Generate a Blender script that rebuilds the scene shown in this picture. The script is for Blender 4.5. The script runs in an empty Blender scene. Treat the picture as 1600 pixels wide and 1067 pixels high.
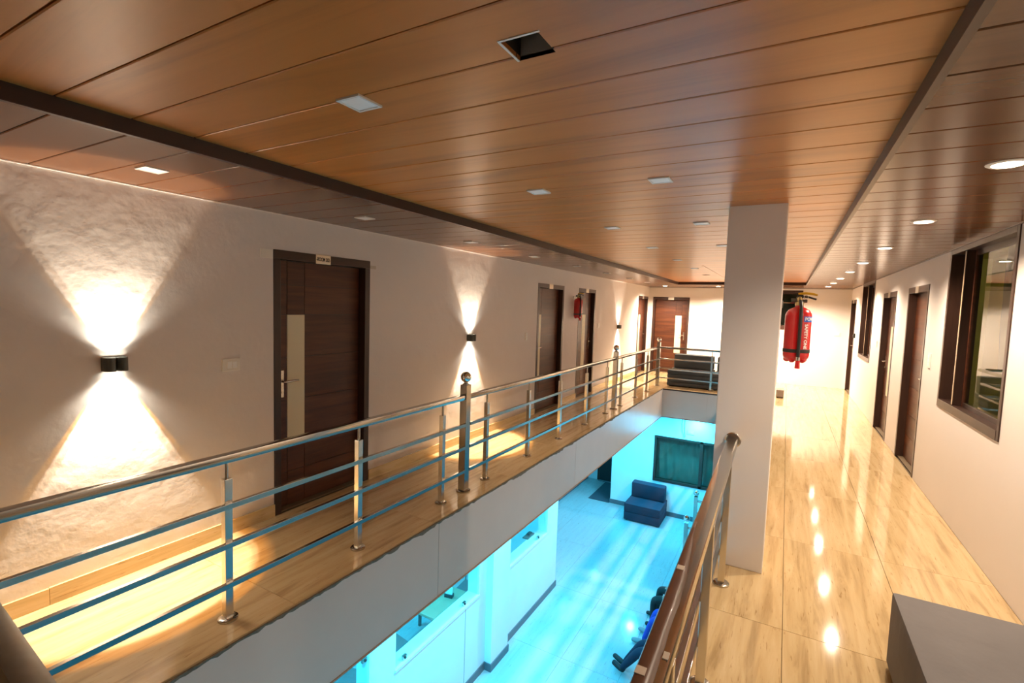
import bpy, bmesh, math, random
from mathutils import Vector, Matrix
random.seed(7)
PI = math.pi
SC = bpy.context.scene
COL = SC.collection

# ------------------------------------------------------------------ camera
FPX = 763.84
cam_d = bpy.data.cameras.new('camera')
cam = bpy.data.objects.new('camera', cam_d)
COL.objects.link(cam)
cam_d.sensor_fit = 'HORIZONTAL'
cam_d.sensor_width = 36.0
cam_d.lens = 36.0 * FPX / 1600.0
cam_d.clip_start = 0.02
yaw, pitch, roll = math.radians(29.266), math.radians(-4.2126), math.radians(1.8582)
fw = Vector((-math.sin(yaw) * math.cos(pitch), math.cos(yaw) * math.cos(pitch), math.sin(pitch)))
rt = Vector((math.cos(yaw), math.sin(yaw), 0))
up = rt.cross(fw)
r2 = math.cos(roll) * rt + math.sin(roll) * up
u2 = -math.sin(roll) * rt + math.cos(roll) * up
m = Matrix((r2, u2, -fw)).transposed().to_4x4()
m.translation = Vector((0, 0, 1.733))
cam.matrix_world = m
SC.camera = cam

# ------------------------------------------------------------------ world, exposure
w = bpy.data.worlds.new('world')
SC.world = w
w.use_nodes = True
w.node_tree.nodes['Background'].inputs[0].default_value = (0.9, 0.85, 0.8, 1)
w.node_tree.nodes['Background'].inputs[1].default_value = 0.02
SC.view_settings.view_transform = 'Standard'
SC.view_settings.look = 'None'
SC.view_settings.gamma = 1.0
SC.view_settings.use_curve_mapping = False
SC.view_settings.exposure = 0.0
# lamp strengths (W)
P_RIGHT = 135.0        # warm downlights of the right corridor
P_FAR = 420.0          # downlights over the far landing
P_SCONCE = 150.0        # each half of an up/down wall light
P_LOW = 74.0           # cyan downlights of the lower hall
C_WARM = (1.0, 0.80, 0.60)
C_SCONCE = (1.0, 0.93, 0.78)
C_LOW = (0.03, 0.60, 1.0)

# ------------------------------------------------------------------ measures
XL, XR, YD, H = -3.457, 1.294, 14.008, 2.378
YB = -1.7                     # wall behind the camera
HT = 2.434                    # raised tray
TX0, TX1, TY1 = -2.36, 0.304, 12.38
ZL = -3.1                     # lower hall floor
ZS = -0.645                   # underside of the slab
EX0, EX1, EY0, EY1 = -2.333, -0.42, 0.50, 11.12     # opening to the hall below

# ------------------------------------------------------------------ helpers
class MB:
    def __init__(self):
        self.v, self.f = [], []
    def add(self, vs, fs):
        b = len(self.v)
        self.v += [tuple(p) for p in vs]
        self.f += [tuple(i + b for i in q) for q in fs]
        return self
    def box(self, x0, x1, y0, y1, z0, z1):
        vs = [(x, y, z) for z in (z0, z1) for y in (y0, y1) for x in (x0, x1)]
        return self.add(vs, [(0, 2, 3, 1), (4, 5, 7, 6), (0, 1, 5, 4), (2, 6, 7, 3), (0, 4, 6, 2), (1, 3, 7, 5)])
    def cbox(self, c, s):
        return self.box(c[0] - s[0] / 2, c[0] + s[0] / 2, c[1] - s[1] / 2, c[1] + s[1] / 2, c[2] - s[2] / 2, c[2] + s[2] / 2)
    def bbox(self, x0, x1, y0, y1, z0, z1, b):
        """box with bevelled edges: 24 corners"""
        bm = bmesh.new()
        vs = [bm.verts.new(p) for p in [(x, y, z) for z in (z0, z1) for y in (y0, y1) for x in (x0, x1)]]
        for q in [(0, 2, 3, 1), (4, 5, 7, 6), (0, 1, 5, 4), (2, 6, 7, 3), (0, 4, 6, 2), (1, 3, 7, 5)]:
            bm.faces.new([vs[i] for i in q])
        bmesh.ops.bevel(bm, geom=bm.edges[:], offset=b, segments=2, profile=0.6, affect='EDGES')
        bm.verts.index_update()
        self.add([v.co[:] for v in bm.verts], [[v.index for v in f.verts] for f in bm.faces])
        bm.free()
        return self
    def tube(self, pts, r, n=8, caps=True):
        pts = [Vector(p) for p in pts]
        rs = r if isinstance(r, (list, tuple)) else [r] * len(pts)
        vs, fs = [], []
        prev = None
        for i, p in enumerate(pts):
            t = (pts[min(i + 1, len(pts) - 1)] - pts[max(i - 1, 0)]).normalized()
            if prev is None:
                a = Vector((0, 0, 1)) if abs(t.z) < 0.9 else Vector((1, 0, 0))
                n1 = t.cross(a).normalized()
            else:
                n1 = (prev - t * prev.dot(t)).normalized()
            prev = n1
            n2 = t.cross(n1)
            for k in range(n):
                a = 2 * PI * k / n
                vs.append(p + (n1 * math.cos(a) + n2 * math.sin(a)) * rs[i])
        for i in range(len(pts) - 1):
            for k in range(n):
                fs.append((i * n + k, i * n + (k + 1) % n, (i + 1) * n + (k + 1) % n, (i + 1) * n + k))
        if caps:
            fs.append(tuple(range(n - 1, -1, -1)))
            fs.append(tuple((len(pts) - 1) * n + k for k in range(n)))
        return self.add(vs, fs)
    def lathe(self, prof, c=(0, 0, 0), n=20):
        """prof = [(r, z)] around Z"""
        vs, fs = [], []
        for r, z in prof:
            for k in range(n):
                a = 2 * PI * k / n
                vs.append((c[0] + r * math.cos(a), c[1] + r * math.sin(a), c[2] + z))
        for i in range(len(prof) - 1):
            for k in range(n):
                fs.append((i * n + k, i * n + (k + 1) % n, (i + 1) * n + (k + 1) % n, (i + 1) * n + k))
        fs.append(tuple(range(n - 1, -1, -1)))
        fs.append(tuple((len(prof) - 1) * n + k for k in range(n)))
        return self.add(vs, fs)
    def sphere(self, c, r, n=16, k=10):
        return self.lathe([(max(r * math.sin(PI * i / k), 1e-4), -r * math.cos(PI * i / k)) for i in range(k + 1)], c, n)
    def prism(self, poly, y0, y1):
        """poly in (x,z), extruded along y"""
        n = len(poly)
        vs = [(x, y0, z) for x, z in poly] + [(x, y1, z) for x, z in poly]
        fs = [tuple(range(n)), tuple(range(2 * n - 1, n - 1, -1))]
        fs += [(i, i + n, (i + 1) % n + n, (i + 1) % n) for i in range(n)]
        return self.add(vs, fs)
    def build(self, name, mat, parent=None, smooth=False, loc=None, rot=None):
        me = bpy.data.meshes.new(name)
        me.from_pydata(self.v, [], self.f)
        bm = bmesh.new()
        bm.from_mesh(me)
        bmesh.ops.recalc_face_normals(bm, faces=bm.faces)
        bm.to_mesh(me)
        bm.free()
        if mat:
            me.materials.append(mat)
        if smooth:
            me.polygons.foreach_set('use_smooth', [True] * len(me.polygons))
            try:
                me.set_sharp_from_angle(angle=math.radians(40))
            except Exception:
                pass
        o = bpy.data.objects.new(name, me)
        COL.objects.link(o)
        if parent:
            o.parent = parent
        if loc is not None:
            o.location = loc
        if rot is not None:
            o.rotation_euler = rot
        return o

def tag(o, label, cat, group=None, kind=None):
    if label: o['label'] = label
    if cat: o['category'] = cat
    if group: o['group'] = group
    if kind: o['kind'] = kind
    return o

def thing(name, loc, rz, label, cat, group=None, kind=None):
    o = bpy.data.objects.new(name, None)
    COL.objects.link(o)
    o.empty_display_size = 0.1
    o.location = loc
    o.rotation_euler = (0, 0, rz)
    return tag(o, label, cat, group, kind)

def copy_tree(o, parent=None):
    c = o.copy()
    COL.objects.link(c)
    if parent: c.parent = parent
    for ch in list(o.children):
        copy_tree(ch, c)
    return c

def inst(me, name, parent, loc, rot=(0, 0, 0)):
    o = bpy.data.objects.new(name, me)
    COL.objects.link(o)
    o.parent = parent
    o.location = loc
    o.rotation_euler = rot
    return o

# ------------------------------------------------------------------ materials
def new_mat(name):
    mt = bpy.data.materials.new(name)
    mt.use_nodes = True
    nt = mt.node_tree
    return mt, nt, nt.nodes['Principled BSDF']

def N(nt, t, **kw):
    n = nt.nodes.new(t)
    for k, v in kw.items():
        setattr(n, k, v)
    return n

def simple(name, col, rough=0.5, metal=0.0, spec=0.5, noise=0.0, nscale=8.0, bump=0.0, bscale=40.0, bdist=0.01, stretch=(1, 1, 1), coat=0.0, world=False):
    mt, nt, b = new_mat(name)
    b.inputs['Roughness'].default_value = rough
    b.inputs['Metallic'].default_value = metal
    b.inputs['Specular IOR Level'].default_value = spec
    b.inputs['Coat Weight'].default_value = coat
    b.inputs['Base Color'].default_value = (*col, 1)
    tc = N(nt, 'ShaderNodeTexCoord')
    mp = N(nt, 'ShaderNodeMapping')
    mp.inputs['Scale'].default_value = stretch
    nt.links.new(tc.outputs['Object'], mp.inputs[0])
    if noise > 0:
        nz = N(nt, 'ShaderNodeTexNoise')
        nz.inputs['Scale'].default_value = nscale
        nz.inputs['Detail'].default_value = 6
        nt.links.new(mp.outputs[0], nz.inputs['Vector'])
        mx = N(nt, 'ShaderNodeMix', data_type='RGBA')
        mx.inputs[6].default_value = (*[c * (1 - noise) for c in col], 1)
        mx.inputs[7].default_value = (*[min(1, c * (1 + noise)) for c in col], 1)
        nt.links.new(nz.outputs['Fac'], mx.inputs[0])
        nt.links.new(mx.outputs[2], b.inputs['Base Color'])
    if bump > 0:
        n2 = N(nt, 'ShaderNodeTexNoise')
        n2.inputs['Scale'].default_value = bscale
        n2.inputs['Detail'].default_value = 4
        nt.links.new(mp.outputs[0], n2.inputs['Vector'])
        bp = N(nt, 'ShaderNodeBump')
        bp.inputs['Strength'].default_value = bump
        bp.inputs['Distance'].default_value = bdist
        nt.links.new(n2.outputs['Fac'], bp.inputs['Height'])
        nt.links.new(bp.outputs[0], b.inputs['Normal'])
    return mt

def wood(name, dark, mid, light, axis, rough=0.3, freq=14.0, rnd=0.15, coat=0.0, spec=0.5, knots=0.3):
    """grain runs along object axis 'X','Y','Z'; each object shifted by its random value"""
    mt, nt, b = new_mat(name)
    tc = N(nt, 'ShaderNodeTexCoord')
    oi = N(nt, 'ShaderNodeObjectInfo')
    ml = N(nt, 'ShaderNodeMath', operation='MULTIPLY')
    ml.inputs[1].default_value = 37.0
    nt.links.new(oi.outputs['Random'], ml.inputs[0])
    ad = N(nt, 'ShaderNodeVectorMath', operation='ADD')
    nt.links.new(tc.outputs['Object'], ad.inputs[0])
    nt.links.new(ml.outputs[0], ad.inputs[1])
    mp = N(nt, 'ShaderNodeMapping')
    s = {'X': (0.07, 1, 1), 'Y': (1, 0.07, 1), 'Z': (1, 1, 0.07)}[axis]
    mp.inputs['Scale'].default_value = s
    nt.links.new(ad.outputs[0], mp.inputs[0])
    nz = N(nt, 'ShaderNodeTexNoise')
    nz.inputs['Scale'].default_value = freq
    nz.inputs['Detail'].default_value = 8
    nz.inputs['Roughness'].default_value = 0.65
    nz.inputs['Distortion'].default_value = knots
    nt.links.new(mp.outputs[0], nz.inputs['Vector'])
    cr = N(nt, 'ShaderNodeValToRGB')
    e = cr.color_ramp.elements
    e[0].position = 0.28; e[0].color = (*dark, 1)
    e[1].position = 0.75; e[1].color = (*light, 1)
    q = e.new(0.5); q.color = (*mid, 1)
    nt.links.new(nz.outputs['Fac'], cr.inputs[0])
    hs = N(nt, 'ShaderNodeHueSaturation')
    mr = N(nt, 'ShaderNodeMapRange')
    mr.inputs['To Min'].default_value = 1 - rnd
    mr.inputs['To Max'].default_value = 1 + rnd
    nt.links.new(oi.outputs['Random'], mr.inputs[0])
    nt.links.new(mr.outputs[0], hs.inputs['Value'])
    nt.links.new(cr.outputs[0], hs.inputs['Color'])
    nt.links.new(hs.outputs[0], b.inputs['Base Color'])
    b.inputs['Roughness'].default_value = rough
    b.inputs['Coat Weight'].default_value = coat
    b.inputs['Specular IOR Level'].default_value = spec
    bp = N(nt, 'ShaderNodeBump')
    bp.inputs['Strength'].default_value = 0.08
    bp.inputs['Distance'].default_value = 0.002
    nt.links.new(nz.outputs['Fac'], bp.inputs['Height'])
    nt.links.new(bp.outputs[0], b.inputs['Normal'])
    return mt

def stone_floor(name, c0, c1, c2, rough, axis='Y'):
    mt, nt, b = new_mat(name)
    tc = N(nt, 'ShaderNodeTexCoord')
    oi = N(nt, 'ShaderNodeObjectInfo')
    ml = N(nt, 'ShaderNodeMath', operation='MULTIPLY')
    ml.inputs[1].default_value = 23.0
    nt.links.new(oi.outputs['Random'], ml.inputs[0])
    ad = N(nt, 'ShaderNodeVectorMath', operation='ADD')
    nt.links.new(tc.outputs['Object'], ad.inputs[0])
    nt.links.new(ml.outputs[0], ad.inputs[1])
    mp = N(nt, 'ShaderNodeMapping')
    mp.inputs['Scale'].default_value = (1, 0.075, 1) if axis == 'Y' else (0.075, 1, 1)
    nt.links.new(ad.outputs[0], mp.inputs[0])
    nz = N(nt, 'ShaderNodeTexNoise')
    nz.inputs['Scale'].default_value = 17
    nz.inputs['Detail'].default_value = 7
    nz.inputs['Roughness'].default_value = 0.6
    nz.inputs['Distortion'].default_value = 0.5
    nt.links.new(mp.outputs[0], nz.inputs['Vector'])
    cr = N(nt, 'ShaderNodeValToRGB')
    e = cr.color_ramp.elements
    e[0].position = 0.3; e[0].color = (*c0, 1)
    e[1].position = 0.68; e[1].color = (*c2, 1)
    q = e.new(0.47); q.color = (*c1, 1)
    nt.links.new(nz.outputs['Fac'], cr.inputs[0])
    # small dark pits, drawn out along the vein
    n2 = N(nt, 'ShaderNodeTexNoise')
    n2.inputs['Scale'].default_value = 120
    n2.inputs['Detail'].default_value = 3
    nt.links.new(mp.outputs[0], n2.inputs['Vector'])
    c2n = N(nt, 'ShaderNodeValToRGB')
    c2n.color_ramp.elements[0].position = 0.28; c2n.color_ramp.elements[0].color = (0.68, 0.60, 0.50, 1)
    c2n.color_ramp.elements[1].position = 0.36; c2n.color_ramp.elements[1].color = (1, 1, 1, 1)
    nt.links.new(n2.outputs['Fac'], c2n.inputs[0])
    mx = N(nt, 'ShaderNodeMix', data_type='RGBA', blend_type='MULTIPLY')
    mx.inputs[0].default_value = 1.0
    nt.links.new(cr.outputs[0], mx.inputs[6])
    nt.links.new(c2n.outputs[0], mx.inputs[7])
    nt.links.new(mx.outputs[2], b.inputs['Base Color'])
    b.inputs['Roughness'].default_value = rough
    return mt

def emit(name, col, s):
    mt, nt, b = new_mat(name)
    b.inputs['Base Color'].default_value = (0.9, 0.9, 0.9, 1)
    b.inputs['Emission Color'].default_value = (*col, 1)
    b.inputs['Emission Strength'].default_value = s
    return mt

def glass(name, tint=(1, 1, 1), rough=0.0):
    mt, nt, b = new_mat(name)
    out = nt.nodes['Material Output']
    tr = N(nt, 'ShaderNodeBsdfTransparent')
    tr.inputs[0].default_value = (*tint, 1)
    gl = N(nt, 'ShaderNodeBsdfGlossy')
    gl.inputs['Roughness'].default_value = 0.02
    fr = N(nt, 'ShaderNodeFresnel')
    fr.inputs[0].default_value = 1.5
    mx = N(nt, 'ShaderNodeMixShader')
    ge = N(nt, 'ShaderNodeNewGeometry')
    iv = N(nt, 'ShaderNodeMath', operation='SUBTRACT')
    iv.inputs[0].default_value = 1.0
    nt.links.new(ge.outputs['Backfacing'], iv.inputs[1])
    mu = N(nt, 'ShaderNodeMath', operation='MULTIPLY')
    nt.links.new(fr.outputs[0], mu.inputs[0])
    nt.links.new(iv.outputs[0], mu.inputs[1])
    nt.links.new(mu.outputs[0], mx.inputs[0])
    nt.links.new(tr.outputs[0], mx.inputs[1])
    nt.links.new(gl.outputs[0], mx.inputs[2])
    nt.links.new(mx.outputs[0], out.inputs[0])
    return mt

M = {}
M['wall'] = simple('wall_paint', (0.74, 0.69, 0.655), 0.6, spec=0.3, noise=0.04, nscale=2.2, bump=0.45, bscale=7.0, bdist=0.012)
M['wall2'] = simple('wall_paint_smooth', (0.78, 0.73, 0.69), 0.55, spec=0.3, noise=0.03, nscale=2.0, bump=0.2, bscale=9.0, bdist=0.006)
M['fascia'] = simple('fascia_paint', (0.60, 0.50, 0.42), 0.30, spec=0.34, noise=0.06, nscale=3.0, bump=0.05, bscale=4.0)
M['low_wall'] = simple('lower_wall_paint', (0.76, 0.76, 0.76), 0.5, spec=0.3, noise=0.05, nscale=3.0, bump=0.1, bscale=10.0)
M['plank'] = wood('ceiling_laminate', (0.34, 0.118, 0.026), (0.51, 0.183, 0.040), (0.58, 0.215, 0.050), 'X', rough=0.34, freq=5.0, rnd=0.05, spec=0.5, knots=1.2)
M['plank_shaded'] = wood('shaded_ceiling_laminate', (0.095, 0.038, 0.015), (0.14, 0.056, 0.022), (0.165, 0.068, 0.028), 'X', rough=0.22, freq=4.0, rnd=0.06, spec=0.42, knots=1.2)  # same laminate as the tray, side ceilings' weaker light put into the colour
M['cove'] = simple('cove_dark', (0.030, 0.013, 0.009), 0.35, noise=0.2, nscale=5)
M['lip'] = simple('cove_lip', (0.045, 0.020, 0.016), 0.35, noise=0.15, nscale=5)
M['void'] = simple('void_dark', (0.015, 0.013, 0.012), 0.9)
M['door'] = wood('door_walnut', (0.036, 0.008, 0.003), (0.078, 0.020, 0.006), (0.135, 0.040, 0.012), 'X', rough=0.42, freq=16.0, rnd=0.12)
M['frame'] = wood('frame_walnut', (0.026, 0.012, 0.008), (0.042, 0.019, 0.013), (0.058, 0.028, 0.018), 'Z', rough=0.35, freq=20.0, rnd=0.1)
M['head'] = wood('head_walnut', (0.026, 0.012, 0.008), (0.042, 0.019, 0.013), (0.058, 0.028, 0.018), 'X', rough=0.35, freq=20.0, rnd=0.1)
M['cream'] = simple('cream_laminate', (0.72, 0.66, 0.47), 0.4, noise=0.04, nscale=3)
M['steel'] = simple('stainless', (0.52, 0.495, 0.455), 0.17, metal=1.0, bump=0.03, bscale=30, bdist=0.002)
M['brushed'] = simple('brushed_steel', (0.70, 0.67, 0.61), 0.24, metal=1.0, noise=0.06, nscale=60, stretch=(1, 0.05, 1))
M['dull_steel'] = simple('dull_steel', (0.30, 0.275, 0.23), 0.42, metal=1.0, noise=0.12, nscale=30)
M['chrome'] = simple('chrome', (0.82, 0.80, 0.78), 0.05, metal=1.0)
M['film'] = simple('brown_film', (0.095, 0.042, 0.024), 0.30, noise=0.15, nscale=6, coat=0.2)
M['tape'] = simple('pale_tape', (0.55, 0.48, 0.40), 0.5, noise=0.1, nscale=30)
M['floor'] = stone_floor('travertine_tile', (0.40, 0.275, 0.135), (0.56, 0.405, 0.21), (0.63, 0.48, 0.275), 0.075)
M['skirt'] = stone_floor('travertine_skirting', (0.50, 0.36, 0.17), (0.62, 0.46, 0.24), (0.70, 0.55, 0.33), 0.2)
M['grout'] = simple('joint_dark', (0.16, 0.11, 0.06), 0.8)
M['chip'] = simple('broken_mortar', (0.15, 0.115, 0.075), 0.9, noise=0.5, nscale=40, bump=0.8, bscale=60, bdist=0.01)
M['orange'] = simple('unpainted_edge', (0.40, 0.25, 0.16), 0.7, noise=0.2, nscale=10)
M['low_floor'] = stone_floor('white_floor_tile', (0.40, 0.41, 0.41), (0.43, 0.435, 0.435), (0.455, 0.455, 0.455), 0.10)
M['low_grout'] = simple('lower_joint', (0.35, 0.37, 0.38), 0.7)
M['low_dark'] = simple('lower_bounce_cut', (0.16, 0.16, 0.17), 0.6)  # for the unseen lower right wall, darkened to cut cyan bounce onto the fascia
M['low_skirt'] = simple('grey_skirting', (0.13, 0.125, 0.14), 0.4, noise=0.1)
M['white'] = simple('white_plastic', (0.80, 0.77, 0.70), 0.35)
M['panel'] = simple('lamp_panel', (0.90, 0.90, 0.88), 0.4)
M['wframe'] = simple('lamp_rim_white', (0.72, 0.70, 0.67), 0.45)
M['grey_in'] = simple('housing_grey', (0.45, 0.47, 0.48), 0.5)
M['black'] = simple('black_rubber', (0.012, 0.012, 0.012), 0.5)
M['sconce'] = simple('sconce_grey', (0.085, 0.085, 0.075), 0.4, metal=0.3)
M['fabric_navy'] = simple('navy_fabric', (0.045, 0.038, 0.060), 0.85, spec=0.25, noise=0.14, nscale=5, bump=0.4, bscale=9, bdist=0.01)
M['fabric_far'] = simple('charcoal_fabric', (0.055, 0.062, 0.066), 0.85, spec=0.25, noise=0.14, nscale=5, bump=0.4, bscale=9, bdist=0.01)
M['fabric'] = simple('grey_fabric', (0.165, 0.155, 0.155), 0.85, spec=0.25, noise=0.14, nscale=5, bump=0.5, bscale=9, bdist=0.012)
M['block'] = simple('taupe_fabric', (0.26, 0.215, 0.175), 0.85, noise=0.1)
M['red'] = simple('red_paint', (0.52, 0.008, 0.010), 0.25, coat=0.3)
M['yellow'] = simple('yellow_lever', (0.62, 0.36, 0.02), 0.4)
M['brass'] = simple('brass', (0.50, 0.38, 0.18), 0.3, metal=1.0)
M['blue'] = simple('label_blue', (0.015, 0.10, 0.55), 0.4)
M['text_white'] = simple('letter_white', (0.85, 0.85, 0.82), 0.5)
M['text_black'] = simple('letter_black', (0.01, 0.01, 0.01), 0.5)
M['plate'] = simple('sign_plate', (0.80, 0.74, 0.62), 0.28, metal=0.85)
M['lamp_warm'] = emit('lamp_glow_warm', (1.0, 0.88, 0.70), 14.0)
M['lamp_sconce'] = emit('lamp_glow_sconce', (1.0, 0.93, 0.78), 25.0)
M['lamp_low'] = emit('lamp_glow_low', (0.55, 0.90, 1.0), 16.0)
M['glass'] = glass('clear_glass', (0.92, 0.97, 0.95))
M['glass_green'] = glass('greenish_glass', (0.66, 0.75, 0.66))
M['glass_dark'] = glass('dark_glass', (0.10, 0.11, 0.13))
M['yellow_wall'] = simple('yellow_wall', (0.66, 0.54, 0.16), 0.6, noise=0.04)
M['curtain'] = simple('curtain_pale', (0.20, 0.22, 0.16), 0.8, noise=0.12, nscale=5)
M['curtain_dark'] = simple('curtain_dark', (0.30, 0.28, 0.32), 0.8, noise=0.15, nscale=5)
M['table'] = simple('table_laminate', (0.50, 0.36, 0.22), 0.35, noise=0.2, nscale=9, stretch=(1, 0.2, 1))
M['mat'] = simple('doormat', (0.055, 0.065, 0.08), 0.95, noise=0.2, nscale=60, bump=0.3, bscale=120)
M['skin'] = simple('skin', (0.34, 0.19, 0.12), 0.5)
M['hair'] = simple('hair', (0.012, 0.010, 0.009), 0.6)
M['shoe'] = simple('shoe_dark', (0.004, 0.003, 0.003), 0.7)
M['shoe_grey'] = simple('shoe_grey', (0.20, 0.20, 0.21), 0.6)
M['navy'] = simple('trousers_navy', (0.006, 0.006, 0.024), 0.8, bump=0.2, bscale=20)
M['jeans'] = simple('jeans_blue', (0.02, 0.035, 0.30), 0.8, bump=0.2, bscale=20)
M['dkgreen'] = simple('trousers_dark', (0.009, 0.010, 0.009), 0.8, bump=0.2, bscale=20)
M['shirt_a'] = simple('shirt_grey', (0.25, 0.25, 0.27), 0.8)
M['shirt_b'] = simple('shirt_white', (0.60, 0.60, 0.60), 0.8)
M['shirt_c'] = simple('shirt_blue', (0.10, 0.16, 0.30), 0.8)

def spot(name, parent, loc, power, col, angle, blend, radius, rot=(0, 0, 0)):
    d = bpy.data.lights.new(name, 'SPOT')
    d.energy = power
    d.color = col
    d.spot_size = math.radians(angle)
    d.spot_blend = blend
    d.shadow_soft_size = radius
    o = bpy.data.objects.new(name, d)
    COL.objects.link(o)
    o.parent = parent
    o.location = loc
    o.rotation_euler = rot
    return o

# ------------------------------------------------------------------ walls
def wall_boxes(mb, u0, u1, z0, z1, openings, put):
    """wall in the (u,z) plane with rectangular openings (ua,ub,za,zb)"""
    us = sorted({u0, u1, *[o[0] for o in openings], *[o[1] for o in openings]})
    us = [u for u in us if u0 <= u <= u1]
    for a, b in zip(us[:-1], us[1:]):
        mid = (a + b) / 2
        cuts = sorted([(o[2], o[3]) for o in openings if o[0] < mid < o[1]])
        z = z0
        for c0, c1 in cuts:
            if c0 > z + 1e-4:
                put(mb, a, b, z, c0)
            z = c1
        if z < z1 - 1e-4:
            put(mb, a, b, z, z1)

T = 0.16
LDOORS = [(2.39, 3.385), (6.96, 7.99), (8.70, 9.62), (12.93, 13.93)]
RDOORS = [(6.70, 7.72), (8.47, 9.53), (12.99, 13.93)]
RWIN = [(4.44, 6.0, 0.92, 2.372), (10.5, 12.05, 0.93, 2.372)]
FDOOR = (-3.33, -2.345)
FWIN = (-0.75, 0.30, 1.35, 2.33)
DH = 2.105

mb = MB()
wall_boxes(mb, YB, YD + T, 0, 2.62, [(a, b, 0, DH) for a, b in LDOORS], lambda q, a, b, z0, z1: q.box(XL - T, XL, a, b, z0, z1))
tag(mb.build('wall_left', M['wall']), 'rough plastered off-white wall with wall lights and four doors, left of the void', 'wall', kind='structure')
mb = MB()
wall_boxes(mb, YB, YD + T, 0, 2.62, [(a, b, 0, DH) for a, b in RDOORS] + RWIN, lambda q, a, b, z0, z1: q.box(XR, XR + T, a, b, z0, z1))
tag(mb.build('wall_right', M['wall2']), 'cream wall with two windows and three doors along the bright corridor', 'wall', kind='structure')
mb = MB()
wall_boxes(mb, XL, XR, 0, 2.62, [(FDOOR[0], FDOOR[1], 0, DH), FWIN], lambda q, a, b, z0, z1: q.box(a, b, YD, YD + T, z0, z1))
tag(mb.build('wall_back', M['wall2']), 'brightly lit end wall of the landing with one door', 'wall', kind='structure')
tag(MB().box(XL - T, XR + T, YB - T, YB, -3.3, 2.62).build('wall_front', M['wall2']), 'plain wall behind the viewer closing the hall', 'wall', kind='structure')

# skirting, left wall
segs = [YB] + [v for d in LDOORS for v in d] + [YD]
sk = thing('baseboard_left', (XL, 0, 0), 0, 'beige stone skirting along the foot of the left wall', 'skirting', kind='structure')
for a, b in zip(segs[0::2], segs[1::2]):
    n = max(1, round((b - a) / 1.25))
    for i in range(n):
        y0, y1 = a + (b - a) * i / n, a + (b - a) * (i + 1) / n
        MB().box(0, 0.014, y0 + 0.001, y1 - 0.001, 0, 0.098 + random.uniform(-.003, .003)).build('skirting_tile', M['skirt'], sk)

# ------------------------------------------------------------------ upper floor: slab + tiles
mb = MB()
mb.box(XL - T, EX0, YB, YD + T, ZS, -0.014)
mb.box(EX1, XR + T, YB, YD + T, ZS, -0.014)
mb.box(EX0, EX1, EY1, YD + T, ZS, -0.014)
mb.box(EX0, EX1, YB, EY0, ZS, -0.014)
fl = tag(mb.build('floor', M['grout']), 'beige polished travertine tiles of the upper walkways', 'floor', kind='structure')
TW, TL, TY0 = 0.605, 1.2567, 3.0 - 1.2567 * 4
tile_cache = {}
def tile(x0, x1, y0, y1):
    if x1 - x0 < 0.02 or y1 - y0 < 0.02:
        return
    g = 0.0012
    k = (round(x1 - x0, 3), round(y1 - y0, 3))
    if k not in tile_cache:
        a, b = (x1 - x0) / 2 - g, (y1 - y0) / 2 - g
        q = MB()
        q.add([(-a, -b, -.013), (a, -b, -.013), (a, b, -.013), (-a, b, -.013),
               (-a, -b, -.001), (a, -b, -.001), (a, b, -.001), (-a, b, -.001),
               (-a + .001, -b + .001, 0), (a - .001, -b + .001, 0), (a - .001, b - .001, 0), (-a + .001, b - .001, 0)],
              [(0, 3, 2, 1), (8, 9, 10, 11)] + [(i, (i + 1) % 4, 4 + (i + 1) % 4, 4 + i) for i in range(4)] + [(4 + i, 4 + (i + 1) % 4, 8 + (i + 1) % 4, 8 + i) for i in range(4)])
        me = bpy.data.meshes.new('tile')
        me.from_pydata(q.v, [], q.f)
        me.materials.append(M['floor'])
        tile_cache[k] = me
    inst(tile_cache[k], 'tile', fl, ((x0 + x1) / 2, (y0 + y1) / 2, 0), (0, 0, 0))
def tile_zone(xs, y0, y1):
    ys = [y0] + [TY0 + TL * k for k in range(0, 20) if y0 + .02 < TY0 + TL * k < y1 - .02] + [y1]
    for a, b in zip(xs[:-1], xs[1:]):
        for c, d in zip(ys[:-1], ys[1:]):
            tile(a, b, c, d)
XG = [0.085 + TW * k for k in range(-6, 3)]
tile_zone([EX1 - .004, -0.02 + .105, 0.69, XR], YB, YD)                # right corridor
tile_zone([XL, XL + TW, EX0], YB, YD)                                  # left walkway
tile_zone([EX0, -1.73, -1.125, -0.52, EX1 - .004], EY1 - .004, YD)     # far landing
tile_zone([EX0, -1.73, -1.125, -0.52, EX1 - .004], YB, EY0)            # near landing

# painted edge panels of the slab round the void, with a broken tile edge above
def ragged(name, pts_fn, L, parent, seed):
    rnd = random.Random(seed)
    q = MB()
    n = int(L / 0.035)
    vs, fs = [], []
    big = 0
    for i in range(n + 1):
        s = L * i / n
        if big <= 0 and rnd.random() < 0.035: big = rnd.randint(3, 9)
        big -= 1
        dz = rnd.uniform(0.020, 0.034) + (0.014 if big > 0 else 0)
        pr = rnd.uniform(0.004, 0.011)
        for off, z in ((0.0, -0.003), (pr, -0.007), (pr * .8, -dz * .6), (0.001, -dz), (-0.004, -dz)):
            vs.append(pts_fn(s, off, z))
    k = 5
    for i in range(n):
        for j in range(k - 1):
            fs.append((i * k + j, i * k + j + 1, (i + 1) * k + j + 1, (i + 1) * k + j))
    q.add(vs, fs)
    return q.build(name, M['chip'], parent)

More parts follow.
